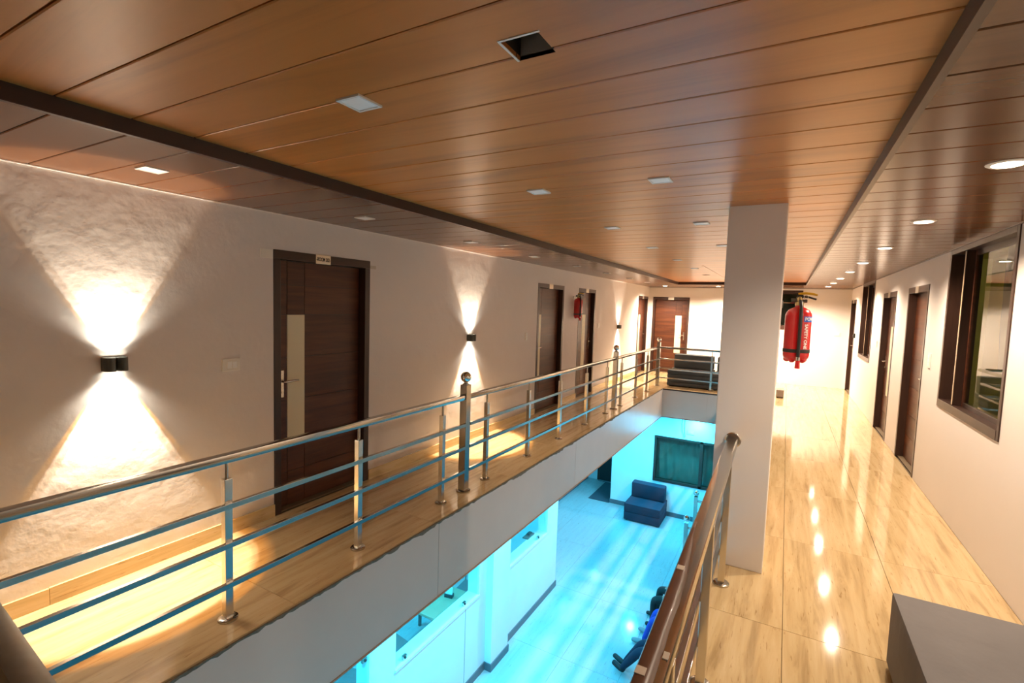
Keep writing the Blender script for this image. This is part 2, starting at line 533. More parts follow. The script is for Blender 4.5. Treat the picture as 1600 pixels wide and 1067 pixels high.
tr = thing('trim_1', (EX0, 0, 0), 0, 'pale painted slab edge under the left railing with a chipped stone lip', 'slab edge', kind='structure')
ys = [EY0, 3.05, 5.97, 8.88, EY1]
for a, b in zip(ys[:-1], ys[1:]):
    MB().box(0, 0.010, a + .002, b - .002, ZS + 0.012, -0.016).build('edge_panel', M['fascia'], tr)
MB().box(-.02, 0.014, EY0, EY1, ZS - 0.004, ZS + 0.010).build('edge_bead', M['orange'], tr)
ragged('chipped_edge', lambda s, o, z: (o + .008, EY0 + s, z), EY1 - EY0, tr, 3)
tr = thing('trim_2', (EX0, EY1, 0), 0, 'pale painted slab edge at the far end of the void, below the grey sofas', 'slab edge', kind='structure')
for a, b in ((0, 0.95), (0.95, EX1 - EX0)):
    MB().box(a + .001, b - .001, -0.010, 0, ZS + .012, -0.03).build('edge_panel', M['fascia'], tr)
MB().box(0, EX1 - EX0, -0.013, 0.02, ZS - .004, ZS + .010).build('edge_bead', M['orange'], tr)
MB().box(0, EX1 - EX0, -0.014, 0, -0.032, -0.004).build('edge_strip', M['cove'], tr)
tr = thing('trim_3', (EX1, 0, 0), 0, 'slab edge below the right railing, seen from across the void', 'slab edge', kind='structure')
for a, b in zip(ys[:-1], ys[1:]):
    MB().box(-0.010, 0, a + .002, b - .002, ZS + 0.012, -0.016).build('edge_panel', M['fascia'], tr)
ragged('chipped_edge', lambda s, o, z: (-o - .008, EY0 + s, z), EY1 - EY0, tr, 5)
tr = thing('trim_4', (EX0, EY0, 0), 0, 'slab edge at the near end of the void under the close railing', 'slab edge', kind='structure')
MB().box(0, EX1 - EX0, 0, 0.010, ZS + .012, -0.016).build('edge_panel', M['fascia'], tr)

# ------------------------------------------------------------------ ceiling: planks of wood laminate
HOLES = [(-0.660, 1.216), (-1.40, 10.02)]
hs = 0.056
ce = thing('ceiling', (0, 0, 0), 0, 'brown wood laminate plank ceiling with a raised central tray', 'ceiling', kind='structure')
PW, PY0 = 0.2405, 1.250 - 0.2405 * 13
plank_cache = {}
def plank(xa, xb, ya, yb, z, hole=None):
    mat = M['plank'] if z > H + .01 else M['plank_shaded']
    g = 0.0022
    ch = 0.004
    q = MB()
    k = (round(xb - xa, 3), round(yb - ya, 3))
    cx, cy = (xa + xb) / 2, (ya + yb) / 2
    def piece(x0, x1, y0, y1, e0=True, e1=True):
        a0, a1 = (y0 + g if e0 else y0), (y1 - g if e1 else y1)
        c0, c1 = (ch if e0 else 0), (ch if e1 else 0)
        q.add([(x0, a0, .012), (x0, a0, c0 * .6), (x0, a0 + c0, 0), (x0, a1 - c1, 0), (x0, a1, c1 * .6), (x0, a1, .012),
               (x1, a0, .012), (x1, a0, c0 * .6), (x1, a0 + c0, 0), (x1, a1 - c1, 0), (x1, a1, c1 * .6), (x1, a1, .012)],
              [(i, i + 1, i + 7, i + 6) for i in range(5)] + [(0, 6, 11, 5), (0, 5, 4, 3, 2, 1), (6, 7, 8, 9, 10, 11)])
    if hole:
        hx, hy = hole[0] - cx, hole[1] - cy
        X0, X1, Y0, Y1 = xa - cx, xb - cx, ya - cy, yb - cy
        y0, y1 = max(Y0, hy - hs), min(Y1, hy + hs)
        piece(X0, hx - hs, Y0, Y1)
        piece(hx + hs, X1, Y0, Y1)
        if y0 > Y0 + .003: piece(hx - hs, hx + hs, Y0, y0, True, False)
        if y1 < Y1 - .003: piece(hx - hs, hx + hs, y1, Y1, False, True)
        q.build('plank', M['plank'], ce, loc=(cx, cy, z))
        return
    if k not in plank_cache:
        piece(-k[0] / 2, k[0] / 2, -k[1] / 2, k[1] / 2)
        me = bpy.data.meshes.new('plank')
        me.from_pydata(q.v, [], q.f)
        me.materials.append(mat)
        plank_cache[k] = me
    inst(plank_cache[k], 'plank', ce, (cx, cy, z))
def plank_zone(xa, xb, y0, y1, z, pillar=None):
    k = 0
    while PY0 + PW * k < y1:
        a, b = max(PY0 + PW * k, y0), min(PY0 + PW * (k + 1), y1)
        k += 1
        if b - a < 0.02: continue
        hole = None
        for h in HOLES:
            if xa < h[0] < xb and a < h[1] + hs and b > h[1] - hs and z > H + .01:
                hole = h
        plank(xa, xb, a, b, z, hole)
plank_zone(TX0, TX1, YB, TY1, HT)
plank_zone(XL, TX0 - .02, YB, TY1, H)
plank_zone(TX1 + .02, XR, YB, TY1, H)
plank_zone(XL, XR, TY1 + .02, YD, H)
q = MB()
q.box(XL - T, XR + T, YB - T, YD + T, 2.60, 2.70)
q.box(XL, TX0 - .02, YB, YD, H + .0125, H + .02)
q.box(TX1 + .02, XR, YB, YD, H + .0125, H + .02)
q.box(TX0 - .02, TX1 + .02, TY1 + .02, YD, H + .0125, H + .02)
q.build('ceiling_slab', M['void'], ce)
q = MB()
q.box(TX0 - .022, TX0, YB, TY1, H - .004, HT + .03)
q.box(TX1, TX1 + .022, YB, TY1, H - .004, HT + .03)
q.box(TX0 - .022, TX1 + .022, TY1, TY1 + .022, H - .004, HT + .03)
q.build('cove_fascia', M['cove'], ce)
q = MB()
q.box(TX0 - .024, TX0 + .002, YB, TY1 + .02, H - .008, H - .0035)
q.box(TX1 - .002, TX1 + .018, YB, TY1 + .02, H - .008, H - .0035)
q.box(TX0 + .003, TX1 - .003, TY1 - .003, TY1 + .022, H - .008, H - .0035)
q.build('cove_lip', M['lip'], ce)
q = MB()
q.box(-1.195, -1.168, 8.0, TY1, HT - .004, HT)
q.build('joint_strip', M['plank'], ce)
# small corner beads where the side ceilings meet the walls
q = MB()
q.box(XL, XL + .008, YB, YD, H - .006, H - .0005)
q.build('corner_bead', M['wall2'], ce)
q = MB()
q.box(XR - .012, XR, YB, YD, H - .008, H - .0005)
q.box(XL, XR, YD - .012, YD, H - .008, H - .0005)
q.build('corner_bead', M['lip'], ce)

# pillar
PX0, PX1, PY_0, PY_1 = -0.385, -0.04, 3.58, 3.93
q = MB()
q.bbox(PX0, PX1, PY_0, PY_1, 0, HT + .1, 0.006)
tag(q.build('pillar', M['wall2']), 'square off-white plastered pillar at the end of the right railing', 'pillar', kind='structure')

# ------------------------------------------------------------------ square panel lights
def square_light(name, loc, label, lit=False, group=None, s=0.112, mat=None):
    t = thing(name, loc, 0, label, 'ceiling light', group)
    q = MB()
    a, b = s / 2, s / 2 - .010
    q.box(-a, a, -a, -b, -.007, 0); q.box(-a, a, b, a, -.007, 0)
    q.box(-a, -b, -b, b, -.007, 0); q.box(b, a, -b, b, -.007, 0)
    q.build('light_frame', M['wframe'], t)
    MB().box(-b, b, -b, b, -.0045, 0).build('diffuser', mat or M['panel'], t)
    return t
G1 = 'unlit square panel lights in the raised ceiling'
ordn = ['nearest', 'second', 'third', 'fourth', 'fifth', 'sixth']
for k in range(6):
    square_light('ceiling_light', (-1.373, 1.285 + 1.44 * k, HT), 'unlit white square panel light in the brown tray ceiling, %s of the left row' % ordn[k], group=G1)
for k in range(1, 7):
    square_light('ceiling_light', (-0.643, 1.285 + 1.44 * k, HT), ('unlit white square panel light in the tray ceiling, %s one after the empty socket' % ['first', 'second', 'third', 'fourth', 'fifth', 'sixth'][k - 1]), group=G1)
def empty_socket(x, y, label):
    t = thing('light_socket', (x, y, HT), 0, label, 'light socket', 'empty square light cut-outs in the ceiling')
    a, z = hs, .095
    q = MB()
    q.box(-a - .003, a + .003, -a - .003, a + .003, z, z + .003)
    q.box(-a - .003, -a, -a, a, 0.001, z); q.box(a, a + .003, -a, a, 0.001, z)
    q.box(-a - .003, a + .003, -a - .003, -a, 0.001, z)
    q.build('housing', M['void'], t)
    MB().box(-a - .003, a + .003, a, a + .003, 0.001, z).build('housing_side', M['grey_in'], t)
    q = MB()
    q.box(-a - .006, a + .006, -a - .007, -a, -.002, .001)
    q.box(-a - .007, -a, -a, a, -.002, .001)
    q.build('rim', M['wframe'], t)
empty_socket(HOLES[0][0], HOLES[0][1], 'empty black square cut-out in the ceiling where a panel light is missing, near the viewer')
empty_socket(HOLES[1][0], HOLES[1][1], 'small dark empty cut-out at the far end of the tray ceiling')
G2 = 'white square panel lights in the left side ceiling'
for k in range(8):
    square_light('ceiling_light', (-2.925, 1.335 + 1.47 * k, H), 'white square panel light over the left walkway, %s along the row' % ['first', 'second', 'third', 'fourth', 'fifth', 'sixth', 'seventh', 'eighth'][k], group=G2)

# ------------------------------------------------------------------ round lit downlights
def downlight(loc, label, group, power, col, mat, angle=150, r=0.062):
    t = thing('downlight', loc, 0, label, 'downlight', group)
    MB().lathe([(r * .80, -.001), (r * .82, -.006), (r, -.007), (r + .008, -.002), (r + .008, 0)], n=24).build('lamp_rim', M['wframe'], t, smooth=True)
    MB().lathe([(r * .8, -.0075), (r * .75, -.009), (.001, -.0095)], n=24).build('lamp_lens', mat, t, smooth=True)
    spot('lamp_light', t, (0, 0, -.03), power, col, angle, 0.8, r * .45)
    return t
names = ['first', 'second', 'third', 'fourth', 'fifth', 'sixth', 'seventh', 'eighth', 'ninth']
for k, y in enumerate([1.28, 2.77, 4.20, 5.68, 7.18, 8.60, 10.1, 11.5, 12.95]):
    downlight((0.745, y, H), 'round lit downlight in the right corridor ceiling, %s from the viewer' % names[k], 'round downlights of the right corridor',
              P_RIGHT * (.30 if k == 0 else .82 if k == 1 else 1.0 if k < 6 else 1.45), C_WARM, M['lamp_warm'])
for k, x in enumerate((-2.85, -1.55, -0.30)):
    downlight((x, 13.2, H), 'round lit downlight above the far landing, ' + ['by the corner door', 'above the grey sofas', 'beside the end wall window'][k],
              'round downlights of the far landing', P_FAR, C_WARM, M['lamp_warm'])

# ------------------------------------------------------------------ doors
def text_mesh(name, s, size, mat, parent, align='CENTER', ext=0.0006, wrap=None, squeeze=1.0, bold=0.0):
    cu = bpy.data.curves.new(name, 'FONT')
    cu.body = s
    cu.size = size
    cu.align_x = align
    cu.align_y = 'CENTER'
    cu.extrude = ext
    cu.offset = bold
    o = bpy.data.objects.new(name, cu)
    COL.objects.link(o)
    bpy.context.view_layer.update()
    me = bpy.data.meshes.new_from_object(o.evaluated_get(bpy.context.evaluated_depsgraph_get()))
    bpy.data.objects.remove(o)
    me.name = name
    for v in me.vertices:
        v.co.x *= squeeze
    me.materials.clear()
    me.materials.append(mat)
    if wrap:
        wrap(me)
    o = bpy.data.objects.new(name, me)
    COL.objects.link(o)
    o.parent = parent
    return o

def door(idx, loc, rz, W, label, handle='L', strip=(0.17, 0.335), text=None, plate_at=0.46, smooth_strip=True, strip_z=(0.56, 1.60)):
    """local: x along the wall (0..W), -y towards the corridor, z up"""
    t = thing('door_%d' % idx, loc, rz, label, 'door', kind='structure')
    fw_, fd = 0.062, 0.13
    for x0, x1, nm in ((0, fw_, 'jamb'), (W - fw_, W, 'jamb')):
        MB().bbox(x0 + .001, x1 - .001, -0.006, fd, 0, DH - .07, .003).build(nm, M['frame'], t)
    MB().bbox(.001, W - .001, -0.006, fd, DH - .07, DH - .001, .003).build('door_head', M['head'], t)
    MB().box(fw_, W - fw_, .02, fd, 0, .010).build('threshold', M['grout'], t)
    x0, x1, z0, z1 = fw_ + .003, W - fw_ - .003, .014, DH - .073
    leaf = MB().box(x0, x1, .079, .112, z0, z1).build('door_leaf', M['cove'], t)
    sa, sb = strip
    cols = [x0, sa, sb, x1]
    rows = [z0, 0.30, strip_z[0], 0.90, 1.25, strip_z[1], 1.84, z1]
    g = .0025
    for ci in range(3):
        for r in range(7):
            if ci == 1 and rows[r] >= strip_z[0] - .01 and rows[r + 1] <= strip_z[1] + .01: continue
            MB().box(cols[ci] + g, cols[ci + 1] - g, .073, .0795, rows[r] + g, rows[r + 1] - g).build('door_panel', M['door'], leaf)
    MB().box(sa + .001, sb - .001, .071, .0795, strip_z[0] + .001, strip_z[1] - .001).build('cream_strip', M['cream'], leaf)
    hx = x0 + .055 if handle == 'L' else x1 - .055
    sg = 1 if handle == 'L' else -1
    hd = MB().bbox(hx - .016, hx + .016, .066, .0735, .93, 1.15, .002).build('handle_plate', M['brushed'], leaf)
    q = MB()
    q.tube([(hx, .073, 1.06), (hx, .035, 1.06), (hx + sg * .012, .028, 1.06), (hx + sg * .125, .028, 1.063)], [.009, .009, .0105, .0085], 10)
    q.tube([(hx, .067, .97), (hx, .061, .97)], .007, 10)
    q.build('handle_lever', M['brushed'], hd, smooth=True)
    pl = MB().bbox(W * plate_at - .075, W * plate_at + .075, -.010, -.0055, DH - .077, DH - .001, .001).build('room_plate', M['plate'], t)
    if text:
        o = text_mesh('plate_lettering', text, .043, M['text_black'], pl, squeeze=.60, bold=.0010)
        o.rotation_euler = (PI / 2, 0, 0)
        o.location = (W * plate_at, -.0105, DH - .040)
    return t

LW = lambda y: (XL, y, 0)
door(1, LW(2.39), PI / 2, .995, 'dark walnut door with cream strip and lettered room plate, nearest on the left wall', 'L', (.17, .335), '-ROOM 302-', .46)
door(2, LW(6.96), PI / 2, 1.03, 'walnut door with cream strip between a switch plate and the small extinguisher', 'L', (.10, .29))
door(3, LW(8.70), PI / 2, .92, 'walnut door just beyond the small extinguisher on the left wall', 'R', (.40, .57))
door(4, LW(12.93), PI / 2, 1.0, 'narrow-looking walnut door at the far left corner beside the end wall', 'R', (.36, .53))
door(5, (FDOOR[0], YD, 0), 0, FDOOR[1] - FDOOR[0], 'reddish walnut door facing the viewer on the bright end wall', 'R', (.62, .785), plate_at=.50)
RW = lambda y: (XR, y, 0)
door(6, RW(RDOORS[0][1]), -PI / 2, RDOORS[0][1] - RDOORS[0][0], 'walnut door on the right wall next to the large window', 'R', (.70, .86))
door(7, RW(RDOORS[1][1]), -PI / 2, RDOORS[1][1] - RDOORS[1][0], 'walnut door with cream strip, second from the large window on the right wall', 'L', (.36, .53))
door(8, RW(RDOORS[2][1]), -PI / 2, RDOORS[2][1] - RDOORS[2][0], 'walnut door at the far right corner of the corridor', 'L', (.62, .78))

# masking-paper remnants on the wall by the first door
t = MB().box(XL, XL + .004, 2.285, 2.385, 2.03, 2.098).build('wall_patch', M['white'])
tag(t, 'small pale square patch on the wall beside the top corner of the first door', 'patch')
t = MB().box(XL, XL + .004, 3.39, 3.46, 2.035, 2.065).build('wall_patch', M['tape'])
tag(t, 'small tan paint patch on the wall at the right top corner of the first door', 'patch')

# ------------------------------------------------------------------ switch plates
def switch(loc, rz, label, wide=True, s=1.0):
    t = thing('switch_plate', loc, rz, label, 'switch', 'switch plates on the walls')
    a, b = (.065 * s, .045 * s) if wide else (.042 * s, .075 * s)
    MB().bbox(-a, a, -.010, 0, -b, b, .003).build('plate', M['white'], t)
    for k in range(2 if wide else 3):
        if wide:
            MB().bbox(-.030 * s + k * .036, .002 * s + k * .036, -.014, -.009, -.024 * s, .024 * s, .002).build('rocker', M['panel'], t)
        else:
            MB().bbox(-.022, .022, -.014, -.009, -.055 + k * .04, -.022 + k * .04, .002).build('rocker', M['panel'], t)
switch((XL, 2.055, 1.245), PI / 2, 'white wall switch between the nearest wall light and first door')
switch((XL, 6.60, 1.27), PI / 2, 'white switch plate just before the second left door', False, .8)
switch((XL, 9.86, 1.37), PI / 2, 'small switch just after the third left door')
switch((XL, 12.86, 1.35), PI / 2, 'switch beside the far left corner door', False, .8)
switch((-1.93, YD, 1.32), 0, 'switch plate on the bright end wall right of the reddish door')
switch((1.06, YD, 1.30), 0, 'switch plate on the end wall near the right corner')
switch((XR, 6.43, 1.31), -PI / 2, 'tall switch plate between large window and nearest right door', False)
switch((XR, 9.82, 1.31), -PI / 2, 'tiny switch beyond the second right door', False, .5)
t = thing('door_buzzer', (XR, 12.80, 1.32), -PI / 2, 'small black knob on the right wall by the far corner door', 'buzzer')
MB().bbox(-.045, .045, -.035, 0, -.05, .05, .012).build('buzzer_body', M['black'], t)
MB().tube([(0, -.034, 0), (0, -.042, 0)], .016, 12).build('buzzer_button', M['sconce'], t)

# ------------------------------------------------------------------ wall lights
def sconce(y, label):
    t = thing('wall_light', (XL, y, 1.315), PI / 2, label, 'wall light', 'up and down wall lights on the left wall')
    MB().bbox(-.058, .058, -.010, 0, -.032, .032, .002).build('back_plate', M['sconce'], t)
    # two fused half drums: scalloped outline seen from above
    pts = []
    for k in range(13):
        a = PI * k / 12
        pts.append((-.030 - .030 * math.cos(a), -.030 - .050 * math.sin(a)))
    for k in range(1, 13):
        a = PI * k / 12
        pts.append((.030 - .030 * math.cos(a), -.030 - .050 * math.sin(a)))
    outer = [(-.060, -.008)] + pts + [(.060, -.008)]
    n = len(outer)
    q = MB()
    cx, cy = 0, -.035
    vs, fs = [], []
    for z in (-.040, .040):
        vs += [(x, y_, z) for x, y_ in outer]
    inner = [(cx + (x - cx) * .90, cy + (y_ - cy) * .90) for x, y_ in outer]
    for z in (-.040, .040):
        vs += [(x, y_, z) for x, y_ in inner]
    for i in range(n):
        j = (i + 1) % n
        fs += [(i, j, n + j, n + i), (2 * n + i, 3 * n + i, 3 * n + j, 2 * n + j), (i, 2 * n + i, 2 * n + j, j), (n + i, n + j, 3 * n + j, 3 * n + i)]
    q.add(vs, fs)
    q.build('lamp_body', M['sconce'], t)
    for sgn in (1, -1):
        for px in (-.030, .030):
            MB().lathe([(.022, 0), (.020, .004), (.001, .006)], (px, -.046, .012 if sgn > 0 else -.018), 16).build('lamp_lens', M['lamp_sconce'], t)
        for px in (-.022, .022):
            r = (PI, 0, 0) if sgn > 0 else (0, 0, 0)
            spot('lamp_light', t, (px, -.048, .041 * sgn), P_SCONCE * (.27 if sgn > 0 else .75), C_SCONCE, 60, .10, .006, r)
            spot('lamp_light', t, (px, -.048, .041 * sgn), P_SCONCE * (.08 if sgn > 0 else .30), (1.0, .42, .03), 66, .08, .006, r)
        spot('lamp_light', t, (0, -.055, .041 * sgn), P_SCONCE * .10, C_SCONCE, 120, .7, .015, (PI, 0, 0) if sgn > 0 else (0, 0, 0))
    return t
sconce(1.35, 'dark grey up and down wall light nearest the viewer, left of the first door')
sconce(5.07, 'up and down wall light between first and second left doors')
sconce(11.22, 'far up and down wall light before the corner door')

# ------------------------------------------------------------------ railings
def railing(loc, rz, L, posts, newels, label, side=-1, end=None, zt=.885, mat=None, thick=.058):
    """local +x along the rail; bars on the side*y side (towards the void)"""
    t = thing('railing', loc, rz, label, 'railing')
    stops = sorted([0] + list(newels) + [L])
    zb = (.635, .423, .204)
    edges = []
    cur = 0.0
    for nx in newels:
        if nx - .036 > cur + .05: edges.append((cur, nx - .036))
        cur = nx + .036
    if L > cur + .05: edges.append((cur, L))
    for a, b in edges:
        MB().bbox(a, b, -thick / 2, thick / 2, zt - .024, zt + .024, .013).build('top_rail', mat or M['steel'], t, smooth=True)
        for z in zb:
            y0 = side * .020
            y1 = side * .044
            MB().bbox(a, b, min(y0, y1), max(y0, y1), z - .0145, z + .0145, .002).build('rail_bar', M['steel'], t)
    for x in posts:
        p = MB().bbox(x - .020, x + .020, -.020, .020, .01, .775, .003).build('rail_post', M['brushed'], t)
        MB().tube([(x, 0, .770), (x, 0, zt - .022)], .0085, 10).build('post_stem', M['steel'], p, smooth=True)
        MB().lathe([(.050, 0), (.050, .010), (.046, .014), (.026, .017)], (x, 0, 0), 24).build('post_flange', M['steel'], p, smooth=True)
    for x in newels:
        p = MB().bbox(x - .036, x + .036, -.036, .036, .012, 1.0, .004).build('newel_post', M['steel'], t)
        MB().sphere((x, 0, 1.068), .050, 24, 16).build('ball_finial', M['chrome'], p, smooth=True)
        MB().lathe([(.030, .998), (.030, 1.006), (.018, 1.012), (.018, 1.024)], (x, 0, 0), 16).build('finial_neck', M['steel'], p, smooth=True)
        MB().lathe([(.066, 0), (.066, .012), (.060, .016), (.038, .020)], (x, 0, 0), 28).build('newel_flange', M['steel'], p, smooth=True)
    return t

RY0 = 0.375
yl = [v - RY0 for v in (1.47, 2.385, 3.33, 4.04, 4.94, 5.84, 6.80, 7.74, 8.55, 9.53, 10.42)]
railing((-2.523, RY0, 0), PI / 2, 11.355 - RY0, yl, [0, 3.665 - RY0, 8.175 - RY0], 'long stainless railing with three bars along the left walkway', side=-1)
railing((-2.523, 11.40, 0), 0, 2.21, [1.15, 1.95], [0], 'stainless railing across the far landing in front of the grey sofas', side=-1)
# right railing: runs from the near landing into the pillar
rr = railing((-0.211, RY0, 0), PI / 2 + .0178, PY_0 - RY0, [.03, 1.34 - RY0, 2.33 - RY0, 3.305 - RY0], [], 'close stainless railing beside the pillar with brown film on its top rail', side=1, zt=.875, thick=.070)
MB().lathe([(.052, 0), (.052, .006), (.044, .010)], (0, 0, 0), 28).build('wall_flange', M['brushed'], rr, loc=(PY_0 - RY0 - .0005, 0, .875), rot=(0, -PI / 2, 0))
# protective film still wrapped over the outer part of the top rail
q = MB()
fx0, fx1 = 0.02, 2.02 - RY0
n = 24
prof = [(.0362, .856), (.0362, .888), (.032, .8965), (.022, .9000), (-.012, .9000)]
rnd = random.Random(11)
vs, fs = [], []
for i in range(n + 1):
    x = fx0 + (fx1 - fx0) * i / n
    tear = .0 if i < n - 7 else (i - n + 7) / 7 * .040
    for j, (yy, zz) in enumerate(prof):
        y2 = yy if j < 4 else min(.020, yy + tear + rnd.uniform(-.0015, .0015))
        vs.append((x, y2, zz))
for i in range(n):
    for j in range(4):
        fs.append((i * 5 + j, i * 5 + j + 1, (i + 1) * 5 + j + 1, (i + 1) * 5 + j))
q.add(vs, fs)
fo = q.build('protective_film', M['film'], rr, smooth=True)
fo['label'] = 'torn brown protective film on the outer half of the top rail'
sm = fo.modifiers.new('thick', 'SOLIDIFY'); sm.thickness = .0006
for x, yw, w in ((1.245, .018, .022), (.72, .020, .024), (.80, -.022, .014)):
    MB().bbox(x - .014, x + .014, yw - w / 2, yw + w / 2, .8985, .9015, .0005).build('tape_scrap', M['tape'], rr)
railing((-0.255, PY_1, 0), PI / 2, 11.44 - PY_1, [1.1, 2.1, 3.1, 4.1, 5.1, 6.1], [], 'stainless railing behind the pillar along the right walkway', side=1, zt=.875)
railing((-2.44, .452, 0), -.075, 2.12, [.75, 1.5], [], 'close stainless railing across the near end of the void', side=1, zt=.880, thick=.062, mat=M['dull_steel'])

# ------------------------------------------------------------------ fire extinguishers
def extinguisher(loc, rz, label, lettering):
    t = thing('fire_extinguisher', loc, rz, label, 'fire extinguisher')
    r = .078
    prof = [(.030, .0), (.060, .004), (r - .004, .022), (r, .040), (r, .300), (r - .003, .318), (r - .016, .340), (r - .040, .354), (.026, .360), (.024, .372)]
    MB().lathe(prof, n=32).build('cylinder', M['red'], t, smooth=True)
    q = MB()
    for k in range(5):                              # lobed foot ring
        a = 2 * PI * k / 5 + .5
        q.sphere((.052 * math.cos(a), .052 * math.sin(a), .010), .022, 12, 8)
    q.build('foot', M['red'], t, smooth=True)
    MB().lathe([(.024, .368), (.026, .374), (.026, .392), (.018, .398), (.018, .425), (.013, .43)], n=18).build('valve', M['brass'], t, smooth=True)
    q = MB()
    q.tube([(-.018, 0, .402), (-.050, 0, .402)], .014, 12)
    q.tube([(.016, 0, .400), (.044, 0, .400)], .011, 12)
    q.build('gauge', M['sconce'], t, smooth=True)
    q = MB()
    q.bbox(-.016, .020, -.014, .014, .418, .440, .003)
    q.tube([(.010, 0, .430), (.050, 0, .426), (.095, 0, .412)], [.007, .0065, .006], 8)
    q.build('carry_handle', M['black'], t)
    q = MB()
    q.tube([(-.010, 0, .445), (.030, 0, .452), (.078, 0, .446), (.100, 0, .440)], [.008, .009, .008, .006], 8)
    q.build('squeeze_lever', M['yellow'], t)
    q = MB()
    q.tube([(.035 + .012 * math.cos(a * PI / 6), -.016, .425 + .012 * math.sin(a * PI / 6)) for a in range(13)], .0016, 6)
    q.build('safety_pin', M['steel'], t)
    ha = lettering['hose']
    hx, hy = math.cos(ha), math.sin(ha)
    q = MB()
    R1 = r + .010
    q.tube([(.02 * hx, .02 * hy, .400), (.05 * hx, .05 * hy, .392), (R1 * hx, R1 * hy, .345), (R1 * hx, R1 * hy, .20), (R1 * hx, R1 * hy, .05), (R1 * hx, R1 * hy, .02)], .0105, 10)
    q.build('hose', M['black'], t, smooth=True)
    MB().tube([(R1 * hx, R1 * hy, .03), (R1 * hx, R1 * hy, .005)], .013, 12).build('hose_ferrule', M['steel'], t, smooth=True)
    MB().tube([(R1 * hx, R1 * hy, .008), (R1 * hx * .98, R1 * hy * .98, -.045)], [.013, .016], 12).build('nozzle', M['red'], t, smooth=True)
    q = MB()
    q.lathe([(r + .0008, .056), (r + .002, .058), (r + .002, .078), (r + .0008, .080)], n=32)
    q.build('strap', M['black'], t)
    if lettering.get('text'):
        a0 = lettering['a0']
        def arc(me, z0):
            for v in me.vertices:
                s, z, d = v.co.x, v.co.y + z0, v.co.z
                a = a0 + s / r
                rr_ = r + .0012 + d
                v.co = (rr_ * math.cos(a), rr_ * math.sin(a), z)
        # blue band
        q = MB()
        vs, fs = [], []
        for i in range(13):
            a = a0 + (-.035 + .115 * i / 12) / r
            for z in (.262, .298):
                vs.append(((r + .0007) * math.cos(a), (r + .0007) * math.sin(a), z))
        for i in range(12):
            fs.append((2 * i, 2 * i + 2, 2 * i + 3, 2 * i + 1))
        q.add(vs, fs)
        q.build('label_band', M['blue'], t)
        text_mesh('label_lettering', 'POWDER', .030, M['text_white'], t, align='LEFT', wrap=lambda me: [setattr(v.co, 'x', v.co.x - .030) for v in me.vertices] and arc(me, .280), ext=.0004, bold=.0008)
        def vert(me):
            for v in me.vertices:
                x, y = v.co.x, v.co.y
                v.co.x, v.co.y = y - .018, -x
            arc(me, .165)
        text_mesh('label_lettering', 'SAFETY ONE', .029, M['text_white'], t, wrap=vert, ext=.0004, bold=.0008, squeeze=1.0)
    # wall bracket
    bq = lettering['back']
    q = MB()
    q.tube([(math.cos(bq) * .020, math.sin(bq) * .020, .385), (math.cos(bq) * .108, math.sin(bq) * .108, .388)], .003, 6)
    q.cbox((math.cos(bq) * .106, math.sin(bq) * .106, .375), (.02, .02, .05))
    q.build('hook', M['steel'], t)
    return t
# angle 0 = local +x.
extinguisher((0.064, 3.80, 1.425), 0, 'large red fire extinguisher hanging on the pillar beside the right corridor',
             {'hose': math.radians(-82), 'text': True, 'a0': math.radians(-40), 'back': PI})
extinguisher((XL + .105, 8.42, 1.545), 0, 'small-looking red fire extinguisher on the left wall between two doors',
             {'hose': math.radians(-40), 'text': False, 'back': PI})

# ------------------------------------------------------------------ sofas (seat block + back block)
def sofa(loc, rz, W, D, hz, hb, label, bt=.24, seams=1, tilt=0.05, fab='fabric'):
    t = thing('sofa', loc, rz, label, 'sofa')
    q = MB()
    nz = seams + 1
    z = .02
    hh = (hz - .02) / nz
    for k in range(nz):
        MB().bbox(0, W, 0, D, z + hh * k + .002, z + hh * (k + 1) - .002, .014).build('seat_cushion', M[fab], t, smooth=True)
    q = MB()
    q.bbox(0.02, W - .02, D - bt, D, hz + .002, hb, .035)
    q.v = [(x, y + (zz - hz) * tilt, zz) for x, y, zz in q.v]
    q.build('back_cushion', M[fab], t, smooth=True)
    q = MB()
    for x in (.06, W - .06):
        for y in (.06, D - .06):
            q.tube([(x, y, 0), (x, y, .022)], .02, 10)
    q.build('feet', M['black'], t)
    return t
sofa((-2.33, 11.52, 0), 0, .93, .82, .375, .70, 'dark grey block sofa behind the far railing, left of two', seams=3, fab='fabric_far')
sofa((-1.36, 11.52, 0), 0, .93, .82, .375, .70, 'dark grey block sofa half hidden by the pillar, right of two', seams=3, fab='fabric_far')
# foreground sofa, back against the right wall (faces -x)
sofa((0.537, 2.965, 0), -PI / 2, .95, .735, .387, .70, 'big dark grey fabric sofa close to the viewer by the right wall', bt=.19, seams=0, tilt=0.02)
sofa((-2.995, 10.86, ZL), 0, .81, .74, .40, .75, 'blue-lit dark sofa below in the lower hall under its window', bt=.24, seams=1, tilt=-.05, fab='fabric_navy')
t = thing('floor_block', (-.035, 11.65, 0), 0, 'low grey block on the corridor floor just beyond the pillar', 'stool')
MB().bbox(-.07, .07, -.18, .18, .018, .17, .012).build('block_cushion', M['block'], t)
q = MB()
for x in (-.05, .05):
    for y in (-.15, .15):
        q.tube([(x, y, 0), (x, y, .02)], .015, 8)
q.build('feet', M['black'], t)

